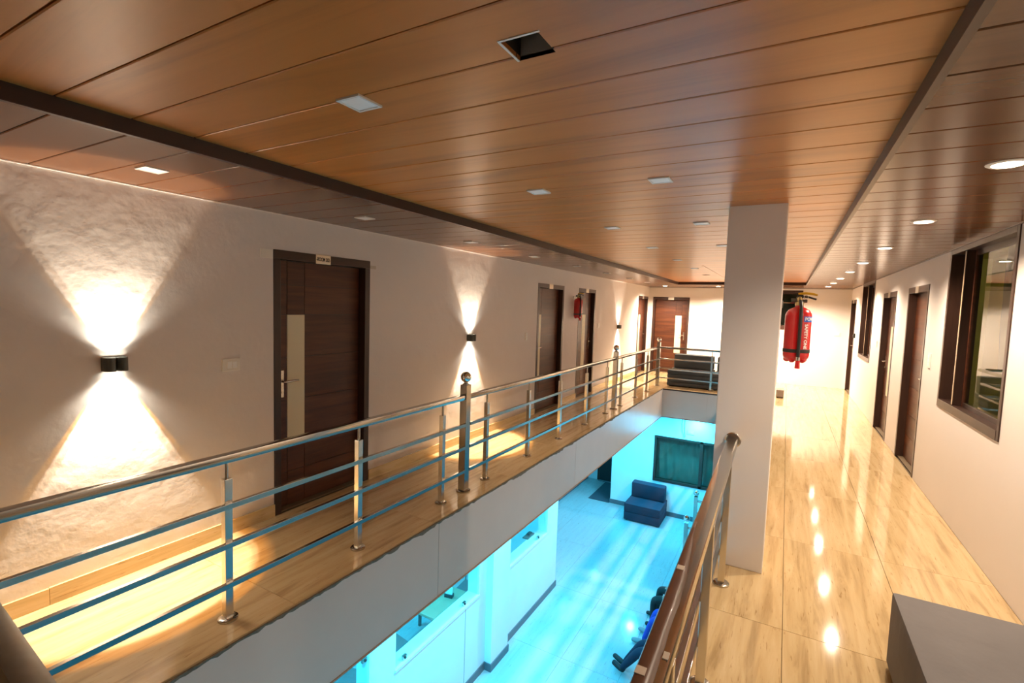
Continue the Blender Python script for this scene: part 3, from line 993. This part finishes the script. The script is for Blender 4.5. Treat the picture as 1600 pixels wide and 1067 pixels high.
# ------------------------------------------------------------------ windows
def big_window(idx, loc, rz, W, z0, z1, mull, label, glass_mat, far_w=.0):
    """local x along wall from far to near, -y to the corridor"""
    t = thing('window_%d' % idx, loc, rz, label, 'window', kind='structure')
    fwid, fd = .045, .14
    MB().bbox(0, fwid, -.008, fd, z0, z1, .003).build('window_jamb', M['frame'], t)
    MB().bbox(W - fwid, W, -.008, fd, z0, z1, .003).build('window_jamb', M['frame'], t)
    MB().bbox(fwid, W - fwid, -.010, fd, z0, z0 + .07, .003).build('window_sill', M['head'], t)
    MB().bbox(fwid, W - fwid, -.008, fd, z1 - .045, z1, .003).build('window_head', M['head'], t)
    mu_ = MB().bbox(mull - .016, mull + .016, .004, fd - .03, z0 + .07, z1 - .045, .003).build('mullion', M['frame'], t)
    MB().box(mull - .013, mull + .013, .0015, .0045, z0 + .075, z1 - .05).build('mullion_strip', M['table'], mu_)
    for a, b, yy, cream in ((fwid, mull - .016, .085, True), (mull + .016, W - fwid, .062, False)):
        s = thing('sash', (0, 0, 0), 0, None, None)
        s.parent = t
        for x0, x1 in ((a, a + .030), (b - .030, b)):
            MB().bbox(x0, x1, yy, yy + .028, z0 + .07, z1 - .045, .002).build('stile', M['door'] if not cream else M['frame'], s)
        MB().bbox(a + .030, b - .030, yy, yy + .028, z0 + .07, z0 + .105, .002).build('rail', M['head'], s)
        MB().bbox(a + .030, b - .030, yy, yy + .028, z1 - .09, z1 - .045, .002).build('rail', M['head'], s)
        MB().box(a + .029, b - .029, yy + .011, yy + .017, z0 + .104, z1 - .089).build('pane', glass_mat, s)
    return t
big_window(1, (XR, 6.0, 0), -PI / 2, 1.56, .92, 2.372, .42, 'large dark-framed sliding window on the right wall near the viewer', M['glass_green'])
big_window(2, (XR, 12.05, 0), -PI / 2, 1.55, .93, 2.372, .70, 'narrow-looking dark window on the right wall beyond the doors', M['glass_dark'])
big_window(3, (FWIN[0], YD, 0), 0, FWIN[1] - FWIN[0], FWIN[2], FWIN[3], .5, 'brown-framed window on the end wall behind the pillar and extinguisher', M['glass_green'])
# room behind the large window
q = MB()
q.box(2.45, 2.55, 3.2, 9.3, 0, 2.6)
q.build('wall_room', M['yellow_wall'])['kind'] = 'structure'
bpy.data.objects['wall_room']['label'] = 'yellow wall of the room seen through the large right window'
bpy.data.objects['wall_room']['category'] = 'wall'
for nm, bx, lb in (('wall_room_near', (XR + T, 2.45, 3.1, 3.2, 0, 2.6), 'near yellow side wall of the room behind the large window'),
                   ('wall_room_far', (XR + T, 2.45, 9.3, 9.4, 0, 2.6), 'far yellow side wall of the room behind the large window'),
                   ('floor_room', (XR + T, 2.55, 3.1, 9.4, -.1, 0), 'floor of the room behind the large window'),
                   ('ceiling_room', (XR + T, 2.55, 3.1, 9.4, 2.6, 2.7), 'ceiling of the room behind the large window')):
    tag(MB().box(*bx).build(nm, M['yellow_wall']), lb, nm.split('_')[0], kind='structure')
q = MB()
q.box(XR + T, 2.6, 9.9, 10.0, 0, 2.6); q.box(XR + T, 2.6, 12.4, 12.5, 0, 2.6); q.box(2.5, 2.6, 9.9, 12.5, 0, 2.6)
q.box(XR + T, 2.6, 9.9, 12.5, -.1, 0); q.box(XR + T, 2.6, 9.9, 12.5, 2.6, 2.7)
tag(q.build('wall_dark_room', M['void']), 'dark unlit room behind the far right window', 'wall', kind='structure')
q = MB()
q.box(-1.0, .6, 15.2, 15.3, 0, 2.6)
tag(q.build('wall_beyond', M['curtain']), 'pale wall seen through the end wall window', 'wall', kind='structure')

def curtain(name, loc, rz, W, z0, z1, label, mat, amp=.03, folds=9, gather=None):
    t = thing(name, loc, rz, label, 'curtain')
    n, k = folds * 8, 8
    vs, fs = [], []
    for j in range(k + 1):
        z = z0 + (z1 - z0) * j / k
        for i in range(n + 1):
            u = i / n
            a = amp * (.6 + .4 * math.sin(7 * u + j * .3))
            vs.append((u * W, a * math.sin(2 * PI * folds * u + .25 * j), z))
    for j in range(k):
        for i in range(n):
            b = j * (n + 1) + i
            fs.append((b, b + 1, b + n + 2, b + n + 1))
    q = MB().add(vs, fs)
    c = q.build('cloth', mat, t, smooth=True)
    sm = c.modifiers.new('thick', 'SOLIDIFY'); sm.thickness = .003
    q = MB().tube([(-.05, 0, z1), (W + .05, 0, z1)], .011, 8)
    q.build('curtain_rod', M['steel'], t)
    return t
curtain('curtain', (1.62, 5.70, 0), -PI / 2, 1.30, 1.32, 2.42, 'pale greenish curtain hanging behind the large right window', M['curtain'], .055, 9)
# towel-like dark cloth and folding steel rack, white cabinet in that room
t = thing('cabinet', (1.95, 5.82, 0), 0, 'white narrow cabinet in the room behind the large window', 'cabinet')
MB().bbox(0, .34, 0, .30, .05, 1.22, .006).build('cabinet_body', M['white'], t)
MB().bbox(.01, .33, -.018, -.001, .08, 1.19, .004).build('cabinet_door', M['panel'], t)
MB().bbox(.03, .31, .03, .27, 0, .05, .003).build('plinth', M['black'], t)
t = thing('drying_rack', (1.80, 4.95, 0), 0, 'folding metal rack with crossed legs seen through the large window', 'rack')
for y in (0, .42):
    for a, b in (((0, y, 0), (.42, y, 1.15)), ((.42, y, 0), (0, y, 1.15))):
        MB().tube([a, b], .011, 8).build('leg', M['steel'], t)
q = MB()
for k in range(6):
    x = .42 * k / 5
    MB().tube([(x, -.02, 1.16), (x, .44, 1.16)], .007, 8).build('rod', M['steel'], t)
for y in (0, .42):
    MB().tube([(-.01, y, 1.155), (.43, y, 1.155)], .009, 8).build('side_rail', M['steel'], t)
MB().tube([(.07, 0, .2), (.07, .42, .2)], .008, 8).build('stretcher', M['steel'], t)
MB().tube([(.35, 0, .2), (.35, .42, .2)], .008, 8).build('stretcher', M['steel'], t)
t = thing('paper_box', (1.86, 5.02, 1.168), .1, 'pale box resting on the folding rack behind the large window', 'box')
MB().bbox(0, .30, 0, .26, 0, .12, .004).build('box_body', M['white'], t)
MB().bbox(-.004, .304, -.004, .264, .12, .145, .004).build('box_lid', M['panel'], t)
t = thing('room_lamp', (2.0, 6.6, 2.6), 0, 'round ceiling lamp inside the room behind the large window', 'lamp')
MB().lathe([(.10, 0), (.10, -.015), (.085, -.03), (.001, -.034)], n=24).build('lamp_dome', M['lamp_warm'], t, smooth=True)
ld = bpy.data.lights.new('room_lamp_light', 'POINT'); ld.energy = 26; ld.color = (1, .9, .72); ld.shadow_soft_size = .08
lo = bpy.data.objects.new('lamp_light', ld); COL.objects.link(lo); lo.parent = t; lo.location = (0, 0, -.14)

# ================================================================== LOWER HALL
LX = -3.22                        # front face of the lower left wall
q = MB()
q.box(-6.3, XR + T, YB, YD + .6, ZL - .2, ZL - .012)
lf = tag(q.build('floor', M['low_grout']), 'white polished tile floor of the lower hall, lit cyan', 'floor', kind='structure')
def low_tiles(x0, x1, y0, y1, s=0.8):
    nx, ny = math.ceil((x1 - x0) / s - 1e-6), math.ceil((y1 - y0) / (2 * s) - 1e-6)
    cache = {}
    for i in range(nx):
        for j in range(ny):
            a, b = x0 + s * i, min(x0 + s * (i + 1), x1)
            c, d = y0 + 2 * s * j, min(y0 + 2 * s * (j + 1), y1)
            k = (round(b - a, 3), round(d - c, 3))
            if k not in cache:
                me = bpy.data.meshes.new('tile')
                g = .0015
                qq = MB().box(-k[0] / 2 + g, k[0] / 2 - g, -k[1] / 2 + g, k[1] / 2 - g, -.0115, 0)
                me.from_pydata(qq.v, [], qq.f); me.materials.append(M['low_floor'])
                cache[k] = me
            inst(cache[k], 'tile', lf, ((a + b) / 2, (c + d) / 2, ZL))
low_tiles(LX - 1.6, XR, -.4, 13.2)
# walls of the lower hall
WZ0, WZ1 = -1.99, ZS
LOPEN = [(2.2, 3.20, ZL, WZ1), (3.56, 5.09, WZ0, WZ1), (5.80, 7.14, WZ0, WZ1)]
q = MB()
wall_boxes(q, YB, 7.55, ZL, ZS, LOPEN, lambda m_, a, b, z0, z1: m_.box(LX - .17, LX, a, b, z0, z1))
q.box(LX, LX + .10, 5.27, 5.72, ZL, ZS)                         # pilaster
lw = tag(q.build('wall_lower_left', M['low_wall']), 'white lower wall with frameless glass openings beneath the left walkway', 'wall', kind='structure')
q = MB()
q.box(LX - 1.6, LX - .17, 7.42, 7.55, ZL, ZS)
q.box(LX - 1.6, LX - 1.46, 7.55, 13.2, ZL, ZS)
tag(q.build('wall_lower_recess', M['low_wall']), 'white side wall of the recessed lower passage', 'wall', kind='structure')
LFX = -3.57
q = MB()
wall_boxes(q, LFX, XR, ZL, ZS, [(-2.56, -0.9, -2.31, -1.215)], lambda m_, a, b, z0, z1: m_.box(a, b, 11.65, 11.85, z0, z1))
q.box(LFX, LFX + .14, 11.85, 13.2, ZL, ZS)
tag(q.build('wall_lower_back', M['low_wall']), 'lower end wall behind the blue-lit sofa with a dark window', 'wall', kind='structure')
tag(MB().box(LX - 1.6, LFX + .14, 13.06, 13.2, ZL, ZS).build('wall_lower_passage', M['low_wall']), 'end wall of the lower passage with a black door', 'wall', kind='structure')
tag(MB().box(XR, XR + T, YB, 13.2, ZL, ZS).build('wall_lower_right', M['low_dark']), 'lower right wall hidden beneath the right corridor', 'wall', kind='structure')
# dining room behind
q = MB()
q.box(-6.3, -6.2, YB, 7.5, ZL, ZS); q.box(-6.3, LX - .17, 7.40, 7.42, ZL, ZS)
q.box(-6.3, XL - T, YB, 13.2, ZS - .02, ZS + .1)
tag(q.build('wall_dining', M['low_wall']), 'pale walls of the dining room behind the lower glass openings', 'wall', kind='structure')
low_tiles(-6.2, LX - 1.6, -.4, 7.4)
# grey skirting of the lower hall
sk = thing('baseboard_lower', (0, 0, ZL), 0, 'grey stone skirting round the lower hall', 'skirting', kind='structure')
for x0, x1, y0, y1 in ((LX, LX + .013, -.4, 2.2), (LX, LX + .013, 3.2, 4.8), (LX, LX + .013, 4.802, 5.257), (LX, LX + .113, 5.257, 5.27), (LX + .10, LX + .113, 5.27, 5.72), (LX, LX + .113, 5.72, 5.733),
                       (LX, LX + .013, 5.733, 7.55), (LX - .17, LX + .013, 7.55, 7.563), (LX - 1.46, LX - 1.447, 7.55, 13.05),
                       (LFX, -1.6, 11.637, 11.65), (-1.598, XR, 11.637, 11.65), (LFX - .013, LFX, 11.637, 13.05)):
    MB().box(x0, x1, y0, y1, 0, .105).build('skirting_tile', M['low_skirt'], sk)
MB().box(LX, LX + .002, 4.795, 4.80, .105, 1.1).build('crack_strip', M['low_skirt'], sk)

# frameless glass panes with patch fittings
def low_glass(idx, y0, y1, z0, label, clips):
    t = thing('window_%d' % idx, (LX - .004, 0, 0), 0, label, 'window', kind='structure')
    MB().box(-.030, -.020, y0 + .004, y1 - .004, z0 + .012, ZS - .002).build('pane', M['glass'], t)
    if z0 > ZL + .1:
        MB().box(-.166, .012, y0, y1, z0, z0 + .012).build('window_sill', M['low_wall'], t)
        MB().box(-.003, .016, y0 - .01, y1 + .01, z0 - .012, z0 + .013).build('sill_edge', M['low_wall'], t)
    for cy, cz in clips:
        c = MB().bbox(-.040, -.010, cy - .028, cy + .028, cz - .022, cz + .022, .004).build('clip', M['steel'], t)
        MB().tube([(-.010, cy, cz), (-.002, cy, cz)], .012, 10).build('clip_screw', M['black'], c)
    return t
low_glass(4, 3.56, 5.09, WZ0, 'frameless lower glass opening looking onto the dining table', ((3.72, -1.95), (4.80, -1.95), (5.06, -1.56)))
low_glass(5, 5.80, 7.14, WZ0, 'frameless lower glass opening farther along, beyond the pilaster', ((5.82, -1.95), (6.85, -1.95), (7.11, -1.55)))
low_glass(6, 2.2, 3.20, ZL, 'frameless glass door at the bottom edge of view below the walkway', ((3.16, -1.35), (3.16, -1.62)))
t = thing('window_7', (-2.56, 11.65, 0), 0, 'dark curtained window on the lower end wall above the sofa', 'window', kind='structure')
for a, b, nm in ((0, .055, 'window_jamb'), (1.605, 1.66, 'window_jamb'), (1.02, 1.09, 'mullion')):
    MB().bbox(a, b, -.012, .10, -2.31, -1.215, .003).build(nm, M['frame'], t)
MB().bbox(.055, 1.605, -.012, .10, -2.31, -2.25, .003).build('window_sill', M['head'], t)
MB().bbox(.055, 1.605, -.012, .10, -1.265, -1.215, .003).build('window_head', M['head'], t)
for a, b in ((.055, 1.02), (1.09, 1.605)):
    MB().box(a, b, .045, .051, -2.25, -1.265).build('pane', M['glass_green'], t)
tag(MB().box(-2.7, -.8, 12.4, 12.5, -2.6, -1.0).build('wall_dark_lower', M['void']), 'darkness behind the lower end wall window', 'wall', kind='structure')
curtain('curtain', (-2.56, 11.84, 0), 0, 1.66, -2.34, -1.20, 'dark grey curtain inside the lower end wall window', M['curtain_dark'], .03, 9)
# black door of the lower passage
t = thing('door_9', (-4.40, 13.06, ZL), 0, 'black door at the end of the lower passage, partly hidden by the slab', 'door', kind='structure')
MB().bbox(0, .06, -.02, 0, 0, 2.10, .003).build('jamb', M['frame'], t)
MB().bbox(.88, .94, -.02, 0, 0, 2.10, .003).build('jamb', M['frame'], t)
MB().bbox(.06, .88, -.02, 0, 2.04, 2.10, .003).build('door_head', M['head'], t)
lf_ = MB().bbox(.063, .877, -.014, 0, .01, 2.037, .002).build('door_leaf', M['black'], t)
MB().sphere((.14, -.04, .98), .028, 12, 8).build('door_knob', M['chrome'], lf_, smooth=True)
MB().box(.06, .88, -.10, .0, 0, .012).build('threshold', M['low_skirt'], t)
t = thing('doormat', (-4.12, 11.62, ZL), 0, 'dark rectangular mat on the lower floor by the passage corner', 'mat')
MB().bbox(0, .52, 0, 1.35, 0, .010, .003).build('mat_pad', M['mat'], t)
q = MB()
q.box(-.012, 0, -.012, 1.362, 0, .006); q.box(.52, .532, -.012, 1.362, 0, .006); q.box(0, .52, -.012, 0, 0, .006); q.box(0, .52, 1.35, 1.362, 0, .006)
q.build('mat_edge', M['black'], t)
# cable loop and box on the lower end wall
t = thing('cable', (-1.95, 11.64, 0), 0, 'thin dark cable loop hanging down the lower end wall above the window', 'cable')
MB().tube([(0, 0, ZS), (-.005, -.004, -.85), (.01, -.006, -1.05), (.05, -.006, -1.17), (.075, -.006, -1.14), (.06, -.006, -1.08), (.055, -.004, -.85), (.06, 0, ZS)], .004, 6).build('cord', M['black'], t, smooth=True)
t = thing('switch_plate', (-1.76, 11.65, -1.04), 0, 'white socket plate on the lower end wall beside the hanging cable', 'switch')
MB().bbox(-.075, .075, -.012, 0, -.045, .045, .003).build('plate', M['white'], t)
for k in range(2):
    MB().bbox(-.05 + .06 * k, -.01 + .06 * k, -.016, -.011, -.02, .02, .002).build('rocker', M['panel'], t)

# lower railing newels beside the people
def low_newel(x, y, label):
    t = thing('stair_railing', (x, y, ZL), 0, label, 'railing')
    p = MB().bbox(-.036, .036, -.036, .036, .012, .98, .004).build('newel_post', M['steel'], t)
    MB().sphere((0, 0, 1.05), .058, 20, 14).build('ball_finial', M['chrome'], p, smooth=True)
    MB().lathe([(.066, 0), (.066, .012), (.038, .020)], (0, 0, 0), 24).build('newel_flange', M['steel'], p, smooth=True)
    MB().bbox(.036, .95, -.022, .022, .86, .90, .01).build('top_rail', M['steel'], t, smooth=True)
    for z in (.63, .41, .20):
        MB().bbox(.036, .95, -.012, .012, z - .012, z + .012, .002).build('rail_bar', M['steel'], t)
    MB().bbox(.91, .95, -.02, .02, 0, .86, .003).build('rail_post', M['brushed'], t)
low_newel(-1.37, 9.20, 'polished newel and short railing in the lower hall, nearer of two')
low_newel(-1.42, 10.62, 'polished newel and short railing in the lower hall, closer to the sofa')

# lower ceiling lights
def lowlight(x, y, label, z=ZS, f=1.0):
    t = thing('downlight', (x, y, z), 0, label, 'downlight', 'cyan downlights under the slab')
    MB().lathe([(.07, -.001), (.072, -.006), (.088, -.007), (.095, -.002), (.095, 0)], n=24).build('lamp_rim', M['wframe'], t, smooth=True)
    MB().lathe([(.07, -.0075), (.065, -.009), (.001, -.0095)], n=24).build('lamp_lens', M['lamp_low'], t, smooth=True)
    d = bpy.data.lights.new('lamp_light', 'AREA')
    d.shape = 'DISK'; d.size = .16; d.energy = P_LOW * f; d.color = C_LOW
    o = bpy.data.objects.new('lamp_light', d); COL.objects.link(o); o.parent = t; o.location = (0, 0, -.02)
for k, (x, y, wh) in enumerate(((-2.75, .9, 'under the left walkway, nearest'), (-2.75, 2.5, 'under the left walkway, second'), (-2.75, 4.2, 'under the left walkway, third'),
        (-2.75, 5.9, 'under the left walkway, fourth'), (-2.75, 7.6, 'under the left walkway, fifth'), (-4.13, 8.5, 'in the lower passage, first'), (-4.3, 10.6, 'in the lower passage, second'),
        (-4.13, 12.4, 'in the lower passage by the black door'), (-2.7, 10.8, 'under the left walkway, near the lower sofa'), (0.3, 1.2, 'under the right corridor, nearest'),
        (0.3, 3.6, 'under the right corridor, second'), (0.3, 6.2, 'under the right corridor, above the bench'), (0.3, 8.6, 'under the right corridor, fourth'),
        (0.3, 10.8, 'under the right corridor, farthest'), (-1.6, 11.35, 'under the far landing above the lower window'))):
    lowlight(x, y, 'round cool downlight ' + wh, f=.45 if x > 0 else 1.0)
for y in (2.2, 5.0):
    lowlight(-4.9, y, 'round cool white downlight over the lower dining room, ' + ('near the glass door' if y < 3 else 'above the dining table'), ZS - .021)

# ------------------------------------------------------------------ dining furniture
def dining_chair(loc, rz, label):
    t = thing('dining_chair', loc, rz, label, 'chair', 'steel chairs of the lower dining room')
    for x in (-.20, .20):
        MB().tube([(x, -.20, 0), (x, -.20, .45)], .012, 8).build('leg', M['steel'], t)
        MB().tube([(x, .20, 0), (x, .20, .45), (x, .24, .75), (x, .27, 1.02)], .012, 8).build('leg', M['steel'], t)
    MB().bbox(-.215, .215, -.215, .215, .45, .49, .012).build('seat', M['fabric'], t)
    for k in range(6):
        z = .60 + .075 * k
        MB().tube([(-.2, .225 + .04 * (z - .6) / .42, z), (0, .255 + .04 * (z - .6) / .42, z), (.2, .225 + .04 * (z - .6) / .42, z)], .008, 8).build('back_slat', M['steel'], t)
    return t
dining_chair((-4.05, 3.75, ZL), math.radians(10), 'steel slat-back chair glimpsed through the lower glass door')
dining_chair((-4.05, 4.42, ZL), math.radians(170), 'steel slat-back chair at the near end of the dining table')
dining_chair((-3.95, 6.00, ZL), math.radians(5), 'steel slat-back chair at the far end of the dining table')
t = thing('dining_table', (-4.15, 5.20, ZL), 0, 'brown laminate table seen through the lower glass opening', 'table')
MB().bbox(-.42, .42, -.36, .36, .72, .755, .006).build('tabletop', M['table'], t)
for x in (-.36, .36):
    for y in (-.30, .30):
        MB().bbox(x - .018, x + .018, y - .018, y + .018, 0, .72, .003).build('leg', M['sconce'], t)
t = thing('napkin_holder', (-3.86, 5.33, ZL + .755), .2, 'dark napkin holder with white paper napkins on the dining table', 'napkin holder')
MB().bbox(-.06, .06, -.035, .035, 0, .05, .004).build('holder', M['black'], t)
q = MB()
q.prism([(-.05, .045), (.05, .045), (.055, .15), (.01, .12), (-.045, .17)], -.022, .0)
q.prism([(-.045, .045), (.045, .045), (.03, .14), (-.03, .13)], .004, .020)
q.build('napkins', M['panel'], t)
t = thing('tray', (-3.42, 6.86, WZ0 + .012), 0, 'small dark object lying on the far lower window sill', 'tray')
MB().bbox(-.05, .05, -.12, .12, 0, .02, .004).build('tray_base', M['sconce'], t)
MB().bbox(-.03, .02, -.02, .08, .02, .05, .006).build('tray_block', M['black'], t)
t = thing('standing_panel', (-3.62, 5.98, ZL), 0, 'narrow grey panel standing inside the far lower window', 'panel')
MB().bbox(-.02, .02, -.14, .14, 0, 2.2, .004).build('panel_board', M['low_skirt'], t)
MB().bbox(-.06, .06, -.15, .15, 0, .03, .004).build('panel_foot', M['black'], t)

# ------------------------------------------------------------------ bench + seated people
t = thing('bench', (-.87, 6.95, ZL), 0, 'long dark padded bench under the right walkway in the lower hall', 'bench')
MB().bbox(-.20, .20, -1.15, 1.15, .34, .43, .02).build('seat', M['fabric'], t)
MB().bbox(.22, .30, -1.15, 1.15, .40, .90, .02).build('backrest', M['fabric'], t)
for x in (-.16, .18):
    for y in (-1.05, 0, 1.05):
        MB().bbox(x - .02, x + .02, y - .02, y + .02, 0, .34, .003).build('leg', M['sconce'], t)

def person(loc, label, knees, ankles, toes, shirt, pants, shoe, sock=None, lean=.0):
    """seated facing -x; loc = pelvis centre on the bench, coordinates relative to it"""
    t = thing('person', (loc[0], loc[1], loc[2]), 0, label, 'person')
    V, Eg, Rr, lab = [], [], [], []
    def add(p, r, parent, l):
        V.append(p); Rr.append(r); lab.append(l)
        if parent is not None: Eg.append((parent, len(V) - 1))
        return len(V) - 1
    pel = add((0, 0, .10), (.145, .125), None, 'p')
    sp = add((.02 + lean * .3, 0, .27), (.135, .105), pel, 's')
    ch = add((.02 + lean, 0, .44), (.155, .11), sp, 's')
    nb = add((.01 + lean, 0, .55), (.070, .065), ch, 's')
    nk = add((-.005 + lean, 0, .61), (.052, .052), nb, 'k')
    hd = add((-.025 + lean, 0, .69), (.078, .085), nk, 'k')
    ht = add((-.025 + lean, 0, .78), (.076, .090), hd, 'k')
    add((-.02 + lean, 0, .835), (.048, .055), ht, 'k')
    for s, kn, an, to in ((-1, knees[0], ankles[0], toes[0]), (1, knees[1], ankles[1], toes[1])):
        hip = add((-.06, s * .09, .07), (.090, .085), pel, 'p')
        mid = add(tuple((Vector((-.06, s * .09, .07)) + Vector(kn)) / 2), (.080, .075), hip, 'p')
        k_ = add(kn, (.062, .060), mid, 'p')
        c_ = add(tuple(Vector(kn) * .65 + Vector(an) * .35), (.058, .056), k_, 'p')
        a_ = add(an, (.040, .042), c_, 'p')
        hl = add((an[0], an[1], an[2] - .045), (.038, .040), a_, 'f')
        add(tuple(Vector(to) * .5 + Vector((an[0], an[1], an[2] - .05)) * .5), (.040, .034), hl, 'f')
        add(to, (.036, .026), len(V) - 1, 'f')
        sh = add((.02 + lean, s * .19, .49), (.060, .060), ch, 's')
        el = add((.05 + lean, s * .235, .25), (.043, .043), sh, 's')
        wr = add((-.13, s * .15, .18), (.028, .026), el, 'k')
        pm = add((-.19, s * .125, .165), (.034, .018), wr, 'k')
        for f in range(4):
            y = s * (.125 + (f - 1.5) * .018)
            L = (.055, .066, .062, .048)[f]
            f1 = add((-.235, y, .160), (.0085, .0085), pm, 'k')
            f2 = add((-.235 - L * .55, y, .150), (.008, .008), f1, 'k')
            add((-.235 - L * .85, y, .130), (.0072, .0072), f2, 'k')
        th = add((-.195, s * .088, .160), (.010, .010), pm, 'k')
        add((-.235, s * .078, .150), (.0085, .0085), th, 'k')
    me = bpy.data.meshes.new('body')
    me.from_pydata(V, Eg, [])
    o = bpy.data.objects.new('body', me)
    COL.objects.link(o)
    md = o.modifiers.new('skin', 'SKIN')
    for i, sv in enumerate(me.skin_vertices[0].data):
        sv.radius = Rr[i]
        sv.use_root = (i == 0)
    md.use_smooth_shade = True
    sd = o.modifiers.new('sub', 'SUBSURF'); sd.levels = 2; sd.render_levels = 2
    bpy.context.view_layer.update()
    m2 = bpy.data.meshes.new_from_object(o.evaluated_get(bpy.context.evaluated_depsgraph_get()))
    bpy.data.objects.remove(o)
    m2.name = 'body'
    m2.materials.clear()
    for mm in (shirt, pants, shoe, M['skin']): m2.materials.append(mm)
    idx = {'s': 0, 'p': 1, 'f': 2, 'k': 3}
    segs = [(Vector(V[a]), Vector(V[b]), lab[b]) for a, b in Eg]
    for p in m2.polygons:
        c = p.center
        best, bl = 1e9, 's'
        for a, b, l in segs:
            d = b - a
            u = max(0, min(1, (c - a).dot(d) / max(d.length_squared, 1e-9)))
            dd = (a + d * u - c).length
            if dd < best: best, bl = dd, l
        p.material_index = idx[bl]
    o = bpy.data.objects.new('body', m2)
    COL.objects.link(o)
    o.parent = t
    hx = -.025 + lean
    # face: eyes, nose, mouth, ears; hair cap
    for s in (-1, 1):
        MB().sphere((hx - .078, s * .032, .745), .012, 10, 8).build('eye', M['text_white'], t, smooth=True)
        MB().sphere((hx - .088, s * .032, .745), .0055, 8, 6).build('pupil', M['black'], t, smooth=True)
        MB().sphere((hx + .01, s * .090, .735), .020, 10, 8).build('ear', M['skin'], t, smooth=True)
    MB().tube([(hx - .080, 0, .755), (hx - .095, 0, .730), (hx - .102, 0, .712), (hx - .082, 0, .706)], [.008, .011, .014, .008], 8).build('nose', M['skin'], t, smooth=True)
    MB().tube([(hx - .076, -.022, .680), (hx - .086, 0, .679), (hx - .076, .022, .680)], [.004, .006, .004], 8).build('mouth', simple('lips', (.28, .10, .08), .5), t, smooth=True)
    q = MB()
    vs, fs = [], []
    for i in range(9):
        th = PI * .62 * i / 8
        for k in range(20):
            a = 2 * PI * k / 20
            cut = 1.0 if math.cos(a) > -.3 else .62
            t2 = min(th, PI * .62 * cut)
            vs.append((hx + .012 + .092 * math.sin(t2) * math.cos(a), .098 * math.sin(t2) * math.sin(a), .755 + .112 * math.cos(t2)))
    for i in range(8):
        for k in range(20):
            fs.append((i * 20 + k, i * 20 + (k + 1) % 20, (i + 1) * 20 + (k + 1) % 20, (i + 1) * 20 + k))
    q.add(vs, fs)
    q.build('hair', M['hair'], t, smooth=True)
    return t
SZ = ZL + .46
def P(loc, pts): return [tuple(Vector(p) - Vector(loc)) for p in pts]
loc = (-1.02, 7.42, SZ)
person(loc, 'seated person in dark trousers with knees raised, farthest of three on the bench',
       P(loc, [(-1.47, 7.25, ZL + .50), (-1.45, 7.58, ZL + .50)]), P(loc, [(-1.50, 7.32, ZL + .10), (-1.50, 7.60, ZL + .10)]), P(loc, [(-1.61, 7.34, ZL + .035), (-1.66, 7.62, ZL + .035)]),
       M['shirt_a'], M['dkgreen'], M['shoe'])
loc = (-1.02, 6.86, SZ)
person(loc, 'seated person in blue jeans and grey shoes, middle of three on the bench',
       P(loc, [(-1.37, 6.78, ZL + .47), (-1.37, 7.0, ZL + .47)]), P(loc, [(-1.50, 6.86, ZL + .10), (-1.50, 7.10, ZL + .10)]), P(loc, [(-1.69, 6.86, ZL + .04), (-1.66, 7.16, ZL + .04)]),
       M['shirt_b'], M['jeans'], M['shoe_grey'])
loc = (-1.02, 6.20, SZ)
person(loc, 'seated person in navy trousers and black shoes with legs stretched out, nearest on the bench',
       P(loc, [(-1.40, 6.10, ZL + .42), (-1.40, 6.28, ZL + .42)]), P(loc, [(-1.60, 6.13, ZL + .12), (-1.60, 6.25, ZL + .12)]), P(loc, [(-1.76, 6.20, ZL + .10), (-1.79, 6.33, ZL + .10)]),
       M['shirt_c'], M['navy'], M['shoe'])
